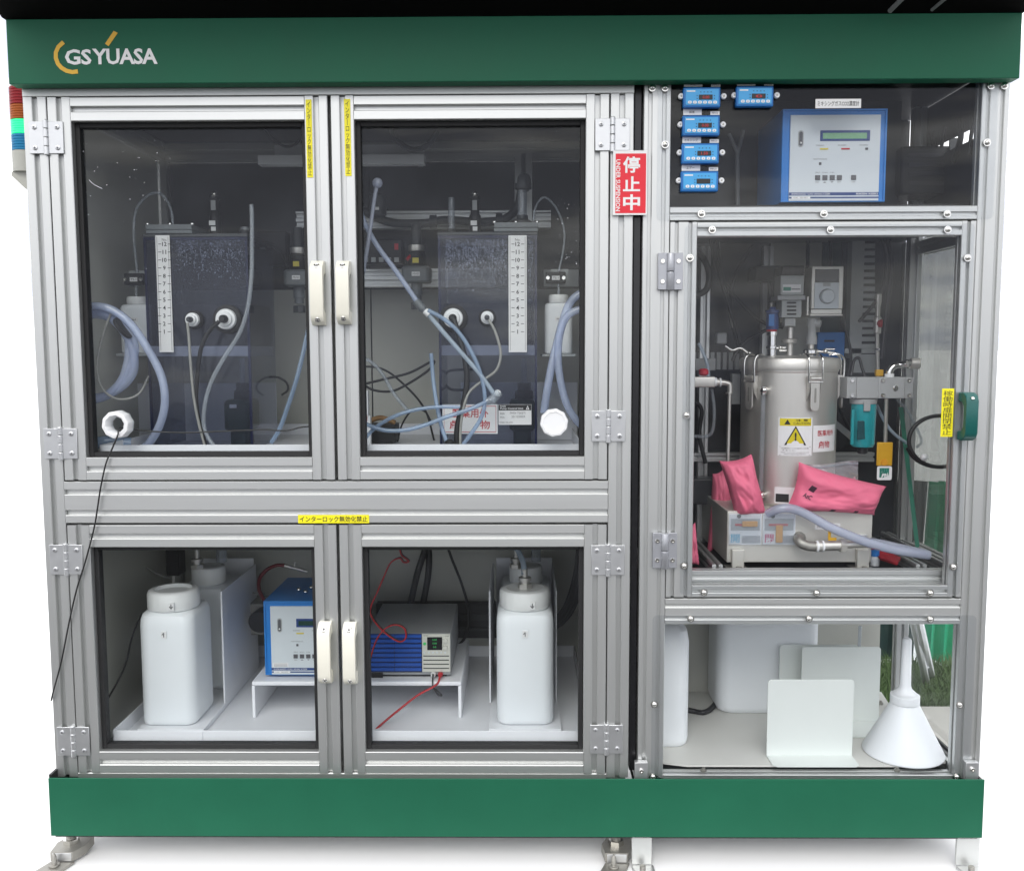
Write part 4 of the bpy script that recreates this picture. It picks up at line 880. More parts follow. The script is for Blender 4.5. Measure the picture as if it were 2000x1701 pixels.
m = MB('steel'); c = p(575, 1108, .43); m.cyl(p(556, 1104, .43), p(600, 1116, .43), .0045).cyl(c, p(577, 1096, .43), .003); m.build('hose_valve', label='small steel hose valve at the end of the dark red hose', cat='valve')
# bench power supply
x0, x1 = X(716, 1280, .215), X(880, 1280, .215); y0 = .215; zb_ = tz+.0005; zt_ = Z(1237, 800, .215); D = .25
T = thing('power_supply', ((x0+x1)/2, .34, zb_), 'blue grilled power supply with red and black leads on the white table', 'power supply')
m = MB('psu_top'); m.box(x0, x1, y0+.002, y0+D, zb_+.006, zt_); m.build('case', T, bevel=.0015)
m = MB('black'); m.box(x0+.01, x1-.01, y0+.01, y0+D-.01, zb_, zb_+.0058); m.build('base', T)
u = lambda px: X(px, 1280, y0); v = lambda py: Z(py, 800, y0)
m = MB('blue_slot'); m.box(u(718), u(824), y0-.001, y0+.0018, v(1312), v(1237.5)); g = m.build('front_grille', T)
for i in range(8):
    a = 1238+i*9.2
    for xa, xb in ((718.5, 770.5), (771.5, 823.5)):
        m = MB('blue_psu'); m.prism([(y0-.0012, v(a+7.4)), (y0-.0050, v(a+6.2)), (y0-.0050, v(a+.6)), (y0-.0012, v(a))], 'x', u(xa), u(xb)); m.build('louvre', g)
m = MB('beige'); m.box(u(824.6), u(879.5), y0-.003, y0+.0018, v(1311), v(1237.5)); f_ = m.build('control_panel', T, bevel=.0008)
m = MB('black_gloss'); m.box(u(835), u(864), y0-.0040, y0-.0031, v(1268), v(1243)); s_ = m.build('screen', f_)
m = MB('led_green')
for py, t in ((1248, '0.00'), (1255, '0.00'), (1262, '0.0')): m.text(t, ((u(838)+u(861))/2, y0-.0044, v(py)), h=.0042)
m.build('digits', s_, flat=True)
for px, py in ((870, 1249), (870, 1263)): m = MB('beige'); m.lathe([(.0055, 0), (.005, -.006), (.0012, -.0064)], (u(px), y0-.0031, v(py)), 'y', 18); m.build('knob', f_)
m = MB('led_green'); m.lathe([(.0036, 0), (.003, -.002), (.001, -.0024)], (u(830), y0-.0031, v(1256)), 'y', 14); m.build('power_button', f_)
for px in (829, 838, 846, 854, 862, 870): m = MB('grey_panel'); m.lathe([(.0022, 0), (.002, -.0015)], (u(px), y0-.0031, v(1273)), 'y', 10); m.build('key', f_)
for py in (1279.5, 1287.5, 1295.5, 1303.5): m = MB('ink'); m.box(u(827), u(877), y0-.0034, y0-.0030, v(py+1.2), v(py-.6)); m.build('vent_slot', f_)
m = MB('ink'); m.text('KIKUSUI', ((u(826)+u(839))/2, y0-.0033, v(1240.3)), h=.0020); m.text('LXE', (u(874), y0-.0033, v(1240.8)), h=.003); m.use('red_text').text('Output', (u(862), y0-.0033, v(1308.5)), h=.0018); m.build('printing', f_, flat=True)
m = MB('black'); m.box(u(725), u(747), y0-.0006, y0+.0018, v(1323), v(1313.5)); m.build('rocker_switch', T)
for px, mt in ((846, 'white'), (860, 'red')):
    m = MB(mt); m.lathe([(.0058, .002), (.0058, -.006), (.004, -.012)], (u(px), y0, v(1316)), 'y', 16); m.build('terminal_post', T)
hose('black_lead', 'cable', [(846, 1316, .203), (845, 1330, .19), (846, 1342, .185), (856, 1356, .185), (863, 1358, .185), (858, 1352, .185), (846, 1342, .184)], .0018, 'black lead looping from the white terminal of the power supply', 'wire')
hose('red_lead', 'cable_red', [(860, 1316, .203), (856, 1332, .19), (846, 1341, .182), (815, 1358, .175), (780, 1385, .16), (752, 1408, .15), (732, 1426, .13)], .0024, 'red lead running from the power supply over the tray lip', 'wire')
m = MB('cable_red'); W_ = [(780, 1060, .17), (783, 1082, .17), (794, 1092, .17), (798, 1097, .17), (788, 1098, .17), (780, 1090, .17), (762, 1100, .17), (748, 1130, .17), (735, 1160, .17), (725, 1182, .17), (724, 1200, .17), (738, 1222, .17), (760, 1242, .17), (780, 1253, .17), (792, 1246, .17), (790, 1228, .17), (772, 1220, .17), (752, 1228, .17), (735, 1250, .17), (722, 1290, .17), (716, 1330, .17)]
m.ptube(W_, .0016, n=7, seg=6); m.use('cable').ptube([(a+1.6, b-1.8, c+.002) for a, b, c in W_], .0016, n=7, seg=6)
m.build('twisted_wire', label='looping red and black twin wire hanging in front of the power supply', cat='wire')
hose('black_hose', 'cable', [(836, 1050, .5), (828, 1080, .5), (815, 1120, .5), (806, 1160, .5), (800, 1185, .5), (796, 1200, .5)], .0085, 'thick black hose behind the power supply, leaning left')
hose('black_hose', 'cable', [(834, 1050, .51), (838, 1085, .51), (836, 1125, .51), (828, 1170, .51), (824, 1200, .51)], .0085, 'thick black hose behind the power supply, bowed to the right')
hose('thin_cable', 'cable', [(872, 1062, .5), (884, 1095, .5), (900, 1135, .5), (912, 1175, .5), (916, 1210, .5), (908, 1245, .48), (885, 1268, .45)], .0034, 'thin black cable curving down the back wall left of the right cradle', 'cable')
for i in range(4):
    m = MB('cable'); m.ptube([(1140-i*3, 1060, .42), (1136-i*4, 1120, .42), (1124-i*6, 1180, .42), (1100-i*6, 1215, .42), (1082, 1225+i*5, .42)], .005+.001*(i % 2)); m.build('cable_bundle', label='thick black cable in the bundle behind the jug with the tube fitting', cat='cable', group='bundled cables behind the right cradle')
# left back: junction box, dark pipes, pump motor
m = MB('duct'); m.pbox(178, 248, 1114, 1137, .42, .06); jb = m.build('junction_box', bevel=.002, label='grey junction box mounted low at the back left of the wide cabinet', cat='box')
m = MB('panel_dark'); m.pbox(228, 247, 1120, 1134, .4192, .001); m.build('socket', jb); m = MB('wall_dark'); m.box(X(180, 1140, .42), X(246, 1140, .42), .425, .60, Z(1145, 200, .42), Z(1138, 200, .42)); m.build('bracket', jb)
m = MB('black'); m.pbox(322, 350, 1060, 1125, .50, .05); m.build('black_conduit', bevel=.003, label='black conduit behind the metal valve fitting of the rear jug', cat='conduit')
hose('loop_cable', 'cable_grey', [(185, 1110, .44), (200, 1094, .44), (225, 1086, .44), (255, 1092, .44), (285, 1108, .44), (310, 1122, .44), (335, 1130, .44)], .0026, 'grey cable arching over the junction box', 'cable')
hose('floor_cable', 'cable', [(278, 1198, .20), (266, 1222, .20), (256, 1250, .20), (250, 1280, .20), (240, 1310, .18), (222, 1345, .15), (206, 1372, .12)], .0022, 'thin dark cable trailing down beside the open capped jug', 'cable')
hose('wall_cable', 'cable_grey', [(424, 1060, .5), (426, 1090, .5), (434, 1118, .5), (450, 1145, .5), (480, 1156, .5), (516, 1160, .45)], .0026, 'grey cable from the wall to the back of the blue analyser on the table', 'cable')
m = MB('dull_steel'); m.pbox(480, 516, 1178, 1240, .46, .08); o = m.build('air_pump', bevel=.004, label='small dark air pump behind the blue analyser on the table', cat='pump'); m = MB('black'); m.lathe([(.026, 0), (.028, .004), (.026, .05)], p(506, 1215, .40), 'y', 20); m.build('motor', o)

m = MB('black'); m.pbox(706, 786, 468, 515, .45, .05); o = m.build('solenoid_block', bevel=.003, label='black solenoid block with white terminals on the rear rail by the red levered valve', cat='solenoid')
for i in range(5):
    m = MB('duct'); m.pbox(710+i*15, 719+i*15, 503, 512, .4485, .0014); m.build('terminal', o)
m = MB('red'); m.pbox(770, 778, 476, 488, .4485, .0014); m.build('indicator', o)
m = MB('black'); m.pbox(500, 560, 452, 520, .47, .045); o = m.build('relay_case', bevel=.003, label='black relay case behind the grey valve by the coiled hose tank', cat='relay')
m = MB('duct'); m.pbox(508, 518, 474, 488, .4685, .0014); m.build('tag', o)
hose('crossing_cable', 'cable', [(500, 468, .44), (530, 478, .44), (552, 500, .44), (562, 520, .44)], .003, 'black cable crossing in front of the relay case', 'cable')
hose('overhead_cable', 'cable', [(505, 240, .32), (530, 268, .32), (556, 286, .32), (580, 280, .32), (600, 250, .32)], .003, 'black cable drooping over the strip light at the left door', 'cable')
hose('overhead_hose', 'pvc_dark', [(760, 245, .28), (776, 275, .28), (805, 292, .28), (835, 284, .28), (856, 258, .28)], .006, 'dark hose drooping over the strip light at the right door')
# ============================================================ contents of the right cabinet, top bay
s1, s0 = p(1900, 222, 0).z, p(1900, 246, 0).z
m = MB('panel_dark'); m.box(RX1-.012, RX1-.008, .031, RD-.052, 1.315, s0); m.build('side_panel', RC)
m = MB('panel_dark'); m.box(RX1-.012, RX1-.008, .031, RD-.052, s1, 1.60); m.build('side_panel', RC)
for i, yy in enumerate((.10, .17, .235, .30)):
    m = MB('cable'); m.tube([(RX1-.016, yy, s1+.03), (RX1-.017, yy+.012*(-1)**i, (s1+s0)/2), (RX1-.016, yy+.02, s0-.03)], .004+.002*(i % 2)); m.build('side_cable', RC)
az = Z(401, 1620, .05)
m = MB('black'); m.box(RX0+.04, RX1-.04, .04, .40, az-.006, az-.0006); m.build('instrument_shelf', RC)
m = MB('panel_dark'); m.box(RX0+.036, X(1758, 300, .27), .27, .274, 1.316, 1.60); m.build('instrument_panel', RC)
m = MB('black'); m.box(RX0+.036, RX1-.013, RD-.03, RD-.026, 1.316, 1.60); m.build('rear_cover', RC)
m = MB('pvc_light'); m.cyl(p(1440, 300, .24), p(1441, 405, .24), .0045).cyl(p(1441, 300, .24), p(1424, 262, .24), .004).cyl(p(1441, 300, .24), p(1452, 255, .24), .004); m.build('wye_tube', label='faint grey tube with a forked top behind the blue flow meters', cat='tube')
analyser(X(1527, 310, .05), az, .05, 198*sc(.05), 179*sc(.05), .19, 'blue cased gas analyser behind the top acrylic panel under a white caption', True)
m = MB('black'); m.pbox(1762, 1872, 285, 380, .24, .10); bp = m.build('blower_unit', bevel=.006, label='large black blower unit in the top bay beside the analyser', cat='blower')
m = MB('pvc_dark'); m.pbox(1856, 1868, 270, 368, .232, .006); m.build('side_strap', bp)
for i in range(4):
    m = MB('panel_dark'); m.pbox(1775, 1845, 300+i*18, 308+i*18, .2385, .0012); m.build('rib', bp)
m = MB('label'); m.pbox(1593, 1681.5, 194, 211.5, -.0046, .0006); m.use('ink').ptext('ミキシングガスCO2濃度計', 1597, 1678, 198, 207.5, -.0049, bold=.004); m.build('caption_label', RC, flat=True)
# flow meters on the front of the acrylic
def meter(px, py, name, tg, lit, lab):
    Y = -.0042; T = thing('flow_meter', p(px, py+20, Y), lab, 'flow meter', None); W, H = 72, 39; x0, y0 = px-W/2, py-H/2
    R = lambda m, u0, u1, v0, v1, y, d=.0006: m.pbox(x0+W*u0, x0+W*u1, y0+H*v0, y0+H*v1, Y-y, d)
    m = MB('blue_mid'); R(m, 0, 1, 0, 1, .013, .0128); m.build('case', T, bevel=.0018)
    m = MB('blue_face'); R(m, .06, .95, .09, .88, .0142, .001); f = m.build('face_plate', T, bevel=.0004)
    m = MB('black_gloss'); R(m, .42, .79, .37, .61, .0150, .0007); s_ = m.build('screen', T)
    if lit: m = MB('led_red'); a, b = p(x0+W*.52, y0+H*.42, Y-.0153), p(x0+W*.70, y0+H*.57, Y-.0153); m.text(lit, ((a.x+b.x)/2, Y-.0153, (a.z+b.z)/2), b.x-a.x, a.z-b.z, bold=.02); m.build('digits', s_, flat=True)
    m = MB('ink')
    for u in (.47, .56, .66, .75): R(m, u-.012, u+.012, .215, .255, .0146, .0003)
    for u in (.37, .84):
        for v in (.42, .56): R(m, u-.012, u+.012, v-.02, v+.02, .0146, .0003)
    m.use('label'); R(m, .09, .32, .165, .225, .0145, .0002); m.build('printing', f, kind='stuff')
    for k in range(6):
        u = .17+.137*k; c = p(x0+W*u, y0+H*.755, Y-.0143); m = MB('label'); m.prism(rrect(c.x, c.z, .0036, .0026, .0022, 3), 'y', Y-.0152, Y-.0143); m.use('blue_mid').box(c.x-.0012, c.x+.0012, Y-.0154, Y-.0152, c.z-.0006, c.z+.0006); m.build('key', f)
    for s_ in (-1, 1):
        c = p(px+s_*41.5, py-.5, Y); m = MB('white'); m.lathe([(.0055, -.0002), (.0055, -.006), (.0042, -.0075), (.002, -.0068)], c, 'y', 16, lobes=0); m.use('dull_steel').lathe([(.0018, -.0068), (.0018, -.0078)], c, 'y', 6); m.build('thumb_screw', T)
    m = MB('label'); m.pbox(x0+1, x0+37, y0-12, y0-1, Y-.0006, .0005); m.use('ink_grey').ptext(name, x0+18-len(name)*2.6, x0+18+len(name)*2.6, y0-9, y0-4, Y-.0009); m.build('name_label', T, flat=True)
    m = MB('label'); m.pbox(x0+54, x0+72, y0-8, y0-1, Y-.0006, .0005); m.use('ink_grey').ptext(tg, x0+57, x0+69, y0-6, y0-3, Y-.0009); m.build('number_label', T, flat=True)
meter(1371, 190.5, '窒素', 'MFC1', '0.00', 'blue flow meter with a red lit display, topmost of its column of four')
meter(1369.5, 245.5, '酸素', 'MFC2', '0.00', 'blue flow meter with a red lit display, second down its column of four')
meter(1368, 300, 'ミキシング', 'MFC4', '1.50', 'blue flow meter with a red lit display, third down its column of four')
meter(1366.5, 354.5, 'エアー', 'MFC5', '', 'blue flow meter with a dark unlit display at the foot of its column')
meter(1474.5, 188.5, 'ミキシング', 'MFC3', '0', 'blue flow meter standing alone between the column and the analyser')
# ============================================================ middle bay
KZ = .588   # deck
m = MB('black'); m.box(RX0+.037, RX1-.034, .064, RD-.055, KZ-.004, KZ-.0004); m.build('deck', RC)
for xa in (X(1775, 1100, .10), X(1832, 1100, .10)):
    bar('y', 'alu_y', 'deck_rail', RC, .064, RD-.056, xa, xa+.022, KZ, KZ+.022, gw=.006)
m = MB('black'); m.box(X(1805, 1100, .10), X(1805, 1100, .10)+.006, .07, RD-.06, KZ, KZ+.014); m.build('rubber_strip', RC)
bar('y', 'alu_y', 'deck_rail', RC, .064, RD-.056, X(1384, 1100, .10), X(1384, 1100, .10)+.022, KZ, KZ+.022, gw=.006)
# stainless pedestal box
bY = .13; b0, b1 = X(1420, 1050, bY), X(1703, 1050, bY); bz0, bz1 = Z(1098, 1560, bY), Z(998, 1560, bY)
PB = thing('pedestal_box', ((b0+b1)/2, bY+.14, KZ), 'stainless steel pedestal box with valve windows and a drain pipe under the pot', 'pedestal')
m = MB('steel_box'); m.box(b0, b1, bY, bY+.285, bz0, bz1); m.build('box', PB, bevel=.0015)
for px in (1439, 1682):
    m = MB('steel_box'); c = p(px, 1085, bY); m.box(c.x-.013, c.x+.013, bY-.014, bY-.0005, KZ+.002, Z(1071, px, bY)); m.build('foot_bracket', PB, bevel=.0015); m = MB('dull_steel'); m.box(c.x-.024, c.x+.020, bY-.030, bY+.02, KZ, KZ+.0018).lathe([(.006, 0), (.006, .005)], (c.x, bY-.022, KZ+.002), 'z', 6); m.build('foot_plate', PB)
for xa in (b0+.03, b1-.04):
    m = MB('steel_box'); m.box(xa-.012, xa+.012, bY+.20, bY+.23, KZ, bz0-.0004); m.build('rear_foot', PB)
def win(px0, px1, ch, mat, cpx, vert):
    m = MB('white'); m.pbox(px0, px1, 1003, 1064, bY-.002, .0018); w_ = m.build('valve_window', PB)
    m = MB('duct'); m.pbox(px0+4, px1-3, 1013, 1036, bY-.0032, .001); m.build('valve_body', w_, bevel=.0004)
    m = MB('black'); c = p((px0+px1)/2-12, 1008, bY-.003); m.lathe([(.0045, 0), (.0045, -.001)], c, 'y', 14); m.build('hole', w_)
    m = MB('red'); m.pbox(px0+12, px1-14, 1023, 1027, bY-.005, .0017); m.build('stem', w_)
    m = MB('orange')
    if vert: m.pbox(1516, 1529, 1026, 1060, bY-.009, .004)
    else: m.pbox(1450, 1480, 1018, 1029, bY-.009, .004)
    m.build('lever', w_, bevel=.0015)
    m = MB('alu_plate'); m.pbox(px0+26, px1-2, 1046, 1060, bY-.0034, .0012); m.build('catch', w_)
    m = MB('label'); m.pbox(cpx, cpx+23, 1040, 1062.5, bY-.0060, .0006); m.use(mat).ptext(ch, cpx+3, cpx+20, 1043, 1059.5, bY-.0064, bold=.02); m.build('state_tag', w_, flat=True)
    m = MB('cover_clear'); m.pbox(px0+1, px1-1, 1004, 1063, bY-.0135, .0008); m.build('clear_cover', w_, flat=True)
win(1424, 1487, '開', 'cyan_text', 1424.5, False); win(1490, 1553, '閉', 'magenta_text', 1491, True)
m = MB('label'); m.pbox(1592, 1641, 1022, 1034, bY-.001, .0008); m.use('ink_grey').ptext('排水用バルブ', 1596, 1637, 1025.5, 1030.5, bY-.0013); m.build('valve_label', PB, flat=True)
# drain pipe
dY = .10
m = MB('dull_steel'); m.tube([p(1562, 1051, bY-.001), p(1560, 1052, .110), p(1564, 1060, .098), p(1578, 1066, .094), p(1594, 1067, .094)], .0105, n=14); m.lathe([(.0135, 0), (.0135, .006)], p(1562, 1051, bY-.007), 'y', 18); m.build('pipe_elbow', PB)
m = MB('steel'); m.cyl(p(1592, 1067, .094), p(1604, 1066.5, .094), .0115).cyl(p(1608, 1066, .094), p(1640, 1065, .094), .0105).lathe([(.015, 0), (.015, .012)], p(1640, 1065, .094), 'x', 6).cyl(p(1652, 1064, .094), p(1700, 1062, .094), .0075); m.build('ball_valve', PB)
m = MB('white'); m.cyl(p(1593.5, 1067, .0935), p(1597.5, 1067, .0935), .0122).cyl(p(1604.5, 1066.5, .0935), p(1608.5, 1066.5, .0935), .0122); m.build('sealing_tape', PB, kind='stuff')
m = MB('orange_tag'); m.pbox(1618, 1623, 1036, 1052, .085, .003); m.pbox(1618, 1634, 1050, 1056, .0848, .003); m.build('valve_lever', PB, bevel=.0008)
m = MB('alu_plate'); m.pbox(1675, 1694, 1044, 1054, bY-.006, .0055); m.build('box_latch', PB, bevel=.001)
# the pot
pY = .275; pk = sc(pY); pc = p(1538, 850, pY); pr = 90*pk; pcx = pc.x; PZt = Z(716, 1540, pY)
PT = thing('pressure_pot', (pcx, pY, bz1), 'tall stainless steel pressure pot with clamped lid and caution sticker', 'pot')
m = MB('steel'); z0 = bz1+.0006; m.lathe([(pr*.95, 0), (pr, .006), (pr, PZt-z0-.012), (pr*1.02, PZt-z0-.010), (pr*1.02, PZt-z0-.006)], (pcx, pY, z0), 'z', 72); m.build('vessel', PT)
m = MB('steel'); m.lathe([(pr*1.045, 0), (pr*1.05, .003), (pr*1.05, .020), (pr*1.02, .025), (pr*.6, .030), (.002, .032)], (pcx, pY, PZt-.006), 'z', 72); lid = m.build('lid', PT); LT = PZt+.022
def cylmap(rad, th0, zc): return lambda u, v: V((pcx+rad*math.sin(th0+u/rad), pY-rad*math.cos(th0+u/rad), zc+v))
def curved(m, fn, w_, h_, n=10): m.add([fn(-w_/2+w_*i/n, s_*h_/2) for s_ in (-1, 1) for i in range(n+1)], [(i, i+1, n+2+i, n+1+i) for i in range(n)])
def th(px, py, rad):  # angle on the pot for a photo column
    best = min(range(-85, 86), key=lambda a: abs((lambda q: 1000+FPX*(q-CAM).dot(RT)/(q-CAM).dot(FW))(V((pcx+rad*math.sin(math.radians(a)), pY-rad*math.cos(math.radians(a)), Z(py, px, pY-rad))))-px)); return math.radians(best)
r1 = pr+.0008; fY = pY-pr; zc = Z(853, 1554, fY); t0 = th(1554, 853, r1); k = sc(fY); W_, H_ = 66*k, 76*k
m = MB('label'); curved(m, cylmap(r1, t0, zc), W_, H_); fn = cylmap(r1+.0005, t0, zc)
m.use('yellow_caution'); curved(m, cylmap(r1+.0004, t0, zc+H_*.375), W_*.92, H_*.19)
m.use('ink'); f2 = cylmap(r1+.0009, t0, zc)
m.text('注 意', 0, W_*.36, H_*.055, fn=lambda u, v: f2(u+W_*.18, v+H_*.425), bold=.01); m.text('CAUTION', 0, W_*.50, H_*.062, fn=lambda u, v: f2(u+W_*.18, v+H_*.345)); m.text('▲', 0, W_*.18, H_*.13, fn=lambda u, v: f2(u-W_*.24, v+H_*.38))
def tri(m, s_, yo, f): m.add([f(-s_*.5, yo-s_*.42), f(s_*.5, yo-s_*.42), f(0, yo+s_*.48)], [(0, 1, 2)])
tri(m, W_*.64, H_*.015, f2); m.use('yellow_caution'); tri(m, W_*.50, H_*.012, cylmap(r1+.0012, t0, zc)); m.use('ink'); m.text('!', 0, W_*.055, H_*.22, fn=lambda u, v: cylmap(r1+.0016, t0, zc)(u, v+H_*.005), bold=.06)
for q, yy in (('危険物につき操作に注意', -.30), ('すること。', -.35), ('Make sure the pressure is 0', -.41), ('when opening the lid.', -.455)): m.text(q, 0, W_*(.80 if len(q) > 8 else .4)*(.8 if 'lid' in q else 1), H_*.030, fn=lambda u, v, yy=yy, q=q: f2(u-(W_*.18 if len(q) < 8 else 0), v+H_*yy))
for a in (-.265, -.485, .475): m.add([f2(-W_*.46, H_*a), f2(W_*.46, H_*a), f2(W_*.46, H_*a+.0006), f2(-W_*.46, H_*a+.0006)], [(0, 1, 2, 3)])
m.build('caution_sticker', PT, flat=True)
t1 = t0+.72; zc1 = Z(853, 1612, pY-.05); m = MB('label'); curved(m, cylmap(r1, t1, zc1), .075, .058, 14); m.use('red_text'); f3 = cylmap(r1+.0005, t1, zc1); m.text('医薬用外', 0, .052, .013, fn=lambda u, v: f3(u+.0, v+.012), bold=.012); m.text('劇物', 0, .034, .016, fn=lambda u, v: f3(u-.006, v-.013), bold=.012); m.build('chemical_notice', PT, flat=True)
t2 = th(1534, 970, r1); zc2 = Z(968, 1534, fY); m = MB('label'); curved(m, cylmap(r1, t2, zc2), .046, .036); m.use('ink'); curved(m, cylmap(r1+.0004, t2-.06, zc2-.006), .028, .018); m.build('nameplate', PT, flat=True)
def clamp(a):
    A = math.radians(a); R = lambda rad, z, t=0: V((pcx+rad*math.sin(A)+t*math.cos(A), pY-rad*math.cos(A)+t*math.sin(A), z))
    zl = LT; cl = sub('lid_clamp', PT)
    m = MB('chrome')
    for t in (-.016, .016): m.tube([R(pr*.86, zl+.004, t), R(pr*.98, zl+.006, t), R(pr*1.09, zl-.002, t), R(pr*1.12, zl-.018, t), R(pr*1.11, zl-.055, t)], .0021, n=8)
    m.cyl(R(pr*1.11, zl-.054, -.017), R(pr*1.11, zl-.054, .017), .0022); m.build('bail_wire', cl)
    m = MB('steel'); n_ = V((math.sin(A), -math.cos(A), 0)); t_ = V((math.cos(A), math.sin(A), 0)); c0 = R(pr*1.10, zl-.080)
    ol = rrect(0, 0, .0105, .036, .0100, 5); m.loft([[c0+t_*u+V((0, 0, v))+n_*d for u, v in ol] for d in (-.002, .002)]); m.build('latch_plate', cl, bevel=.0006)
    m = MB('dull_steel'); ol = rrect(0, 0, .0022, .016, .0021, 4); m.loft([[c0+t_*u+V((0, 0, v-.002))+n_*d for u, v in ol] for d in (.0022, .0026)]); m.build('latch_slot', cl)
    m = MB('steel'); m.cyl(R(pr*1.10, zl-.046, -.012), R(pr*1.10, zl-.046, .012), .005)
    for t in (-.013, .013): q = [R(pr*1.0, zl-.040, t), R(pr*1.13, zl-.044, t), R(pr*1.10, zl-.075, t), R(pr*1.0, zl-.095, t)]; m.loft([[x+t_*d for x in q] for d in (-.0012, .0012)])
    m.build('latch_bracket', cl)
for a in (12, -62, 84, 158): clamp(a)
# level gauge
def PP(px, py, y): return p(px, py, y)
m = MB('cover_clear'); m.cyl(p(1491, 772, .185), p(1486, 958, .185), .0050); m.build('gauge_glass', PT)
for px, py in ((1492, 762), (1486, 967)):
    m = MB('chrome'); m.ball(p(px, py, .185), .0085).cyl(p(px, py, .185), p(px+20, py-(2 if py < 800 else 4), .215), .0045).ball(p(px+18, py-3, .195), .006).cyl(p(px, py-7, .185), p(px, py+9, .185), .0062, n=8); m.build('gauge_fitting', PT)
# lid fittings
def stack(par, name, mat, px, py_list, Y=pY, n=24):
    c = p(px, py_list[0][0], Y); kk = sc(Y); m = MB(mat); z0 = c.z; m.lathe([(w_*kk/2, Z(py, px, Y)-z0) for py, w_ in py_list], (c.x, Y, z0), 'z', n); return m.build(name, par)
ST = thing('stirrer_motor', p(1545, 706, pY), 'grey gear motor with slotted shaft guard standing on the pot lid', 'motor')
LTp = 705
stack(ST, 'shaft', 'steel', 1542, [(706, 12), (640, 12)]); stack(ST, 'clamp_flange', 'steel', 1541, [(671, 20), (670, 28), (663, 30), (661, 22)])
kk = sc(pY)
def gb(par, nm, mat, px0, px1, py0, py1, y0, d, bv=.001): m = MB(mat); m.pbox(px0, px1, py0, py1, y0, d); return m.build(nm, par, bevel=bv)
gb(ST, 'coupling_block', 'pvc_light', 1533, 1554, 621, 637, pY-.012, .024)
g_ = gb(ST, 'shaft_guard', 'duct', 1527, 1565, 586.5, 620, pY-.022, .044)
for i in range(4): a = 589.5+i*7.4; m = MB('black'); c = p(1546, a+2, pY-.0225); m.prism(rrect(c.x, c.z, .0108, .0021, .002, 3), 'y', pY-.0228, pY-.0222); m.build('slot', g_)
gb(ST, 'mounting_plate', 'pvc_light', 1519, 1573, 577.5, 586, pY-.030, .060)
h_ = gb(ST, 'gear_case', 'duct', 1525, 1570, 538, 577, pY-.026, .052, .002)
m = MB('label'); m.pbox(1529, 1564, 556, 571, pY-.0268, .0006); m.use('teal_text').pbox(1530, 1545, 561, 568, pY-.0271, .0003); m.use('ink_grey').pbox(1546, 1563, 564, 566, pY-.0271, .0003); m.build('maker_label', h_, flat=True)
gb(ST, 'motor_body', 'black', 1527, 1572, 519, 537.5, pY-.024, .06, .003)
MO = thing('drive_unit', p(1505, 560, .33), 'black drive unit block behind the grey gear motor', 'motor')
gb(MO, 'housing', 'black', 1476, 1530, 519, 548, .33, .07, .004); gb(MO, 'support', 'black', 1504, 1524, 548.5, 640, .35, .02)
SN = thing('pot_sensor', p(1508, 706, pY), 'dark blue sensor with red collar in a chrome ferrule on the pot lid', 'sensor')
stack(SN, 'ferrule', 'chrome', 1507, [(707, 18), (682, 18), (681, 22), (676, 22), (675, 17), (656, 17), (655, 21), (648, 21)]); stack(SN, 'collar', 'red', 1507, [(647.5, 20), (644, 20)]); stack(SN, 'body', 'navy', 1508, [(643.5, 24), (612, 24), (611, 27), (606, 27), (605, 14), (600, 12)]); stack(SN, 'tip', 'chrome', 1506, [(599.5, 8), (592, 10), (588, 4)])
m = MB('blue_mid'); m.pbox(1502, 1512, 614, 637, pY-.0172, .0015); m.build('band_label', SN)
EV = thing('elbow_valve', p(1588, 706, pY), 'grey plastic elbow valve on a chrome clamp on the pot lid', 'valve')
stack(EV, 'ferrule', 'chrome', 1584, [(706, 13), (694, 13)]); stack(EV, 'clamp_ring', 'chrome', 1584, [(692, 26), (690, 30), (684, 30), (682, 26)]); stack(EV, 'neck', 'steel', 1584, [(681.5, 12), (673, 12)]); stack(EV, 'valve_body', 'pvc_light', 1585, [(672.5, 20), (660, 20), (652, 16), (640, 15), (636, 20), (623, 20), (622, 14)])
m = MB('pvc_light'); m.cyl(p(1585, 630, pY), p(1603, 633, pY-.01), .0085); m.build('side_branch', EV)
m = MB('chrome'); m.cyl(p(1598, 686, pY-.015), p(1632, 690, pY-.02), .003).ball(p(1612, 686, pY-.017), .006).cyl(p(1612, 682, pY-.02), p(1630, 682, pY-.02), .0025); m.build('wing_nut', EV)
SN2 = bpy.data.objects['pot_sensor']; m = MB('chrome'); m.cyl(p(1516, 680, pY-.01), p(1534, 679, pY-.012), .003).ball(p(1524, 679, pY-.012), .005).cyl(p(1522, 685, pY-.01), p(1536, 685, pY-.012), .0025); m.build('wing_nut', SN2)
# speed controller
CT = thing('speed_controller', p(1616, 617, .26), 'silver framed speed controller with a round dial and dark display', 'controller')
gb(CT, 'frame', 'steel_box', 1586, 1646, 520, 604, .262, .05, .002); gb(CT, 'face', 'grey_panel', 1591.5, 1638, 552, 603, .2598, .002); gb(CT, 'display', 'black_gloss', 1593, 1639, 526, 551.5, .2598, .002)
gb(CT, 'base_plate', 'steel', 1582, 1646, 614, 617, .245, .075); gb(CT, 'lower_lip', 'steel_box', 1584, 1644, 604.5, 613.5, .256, .004)
m = MB('grey_panel'); m.lathe([(13.5*sc(.26), 0), (13.2*sc(.26), -.008), (12*sc(.26), -.010), (.001, -.0102)], p(1615, 579, .2596), 'y', 30); d_ = m.build('dial', CT); m = MB('ink_grey'); m.lathe([(14.4*sc(.26), 0), (14.4*sc(.26), -.0004)], p(1615, 579, .2597), 'y', 30); m.build('dial_ring', CT)
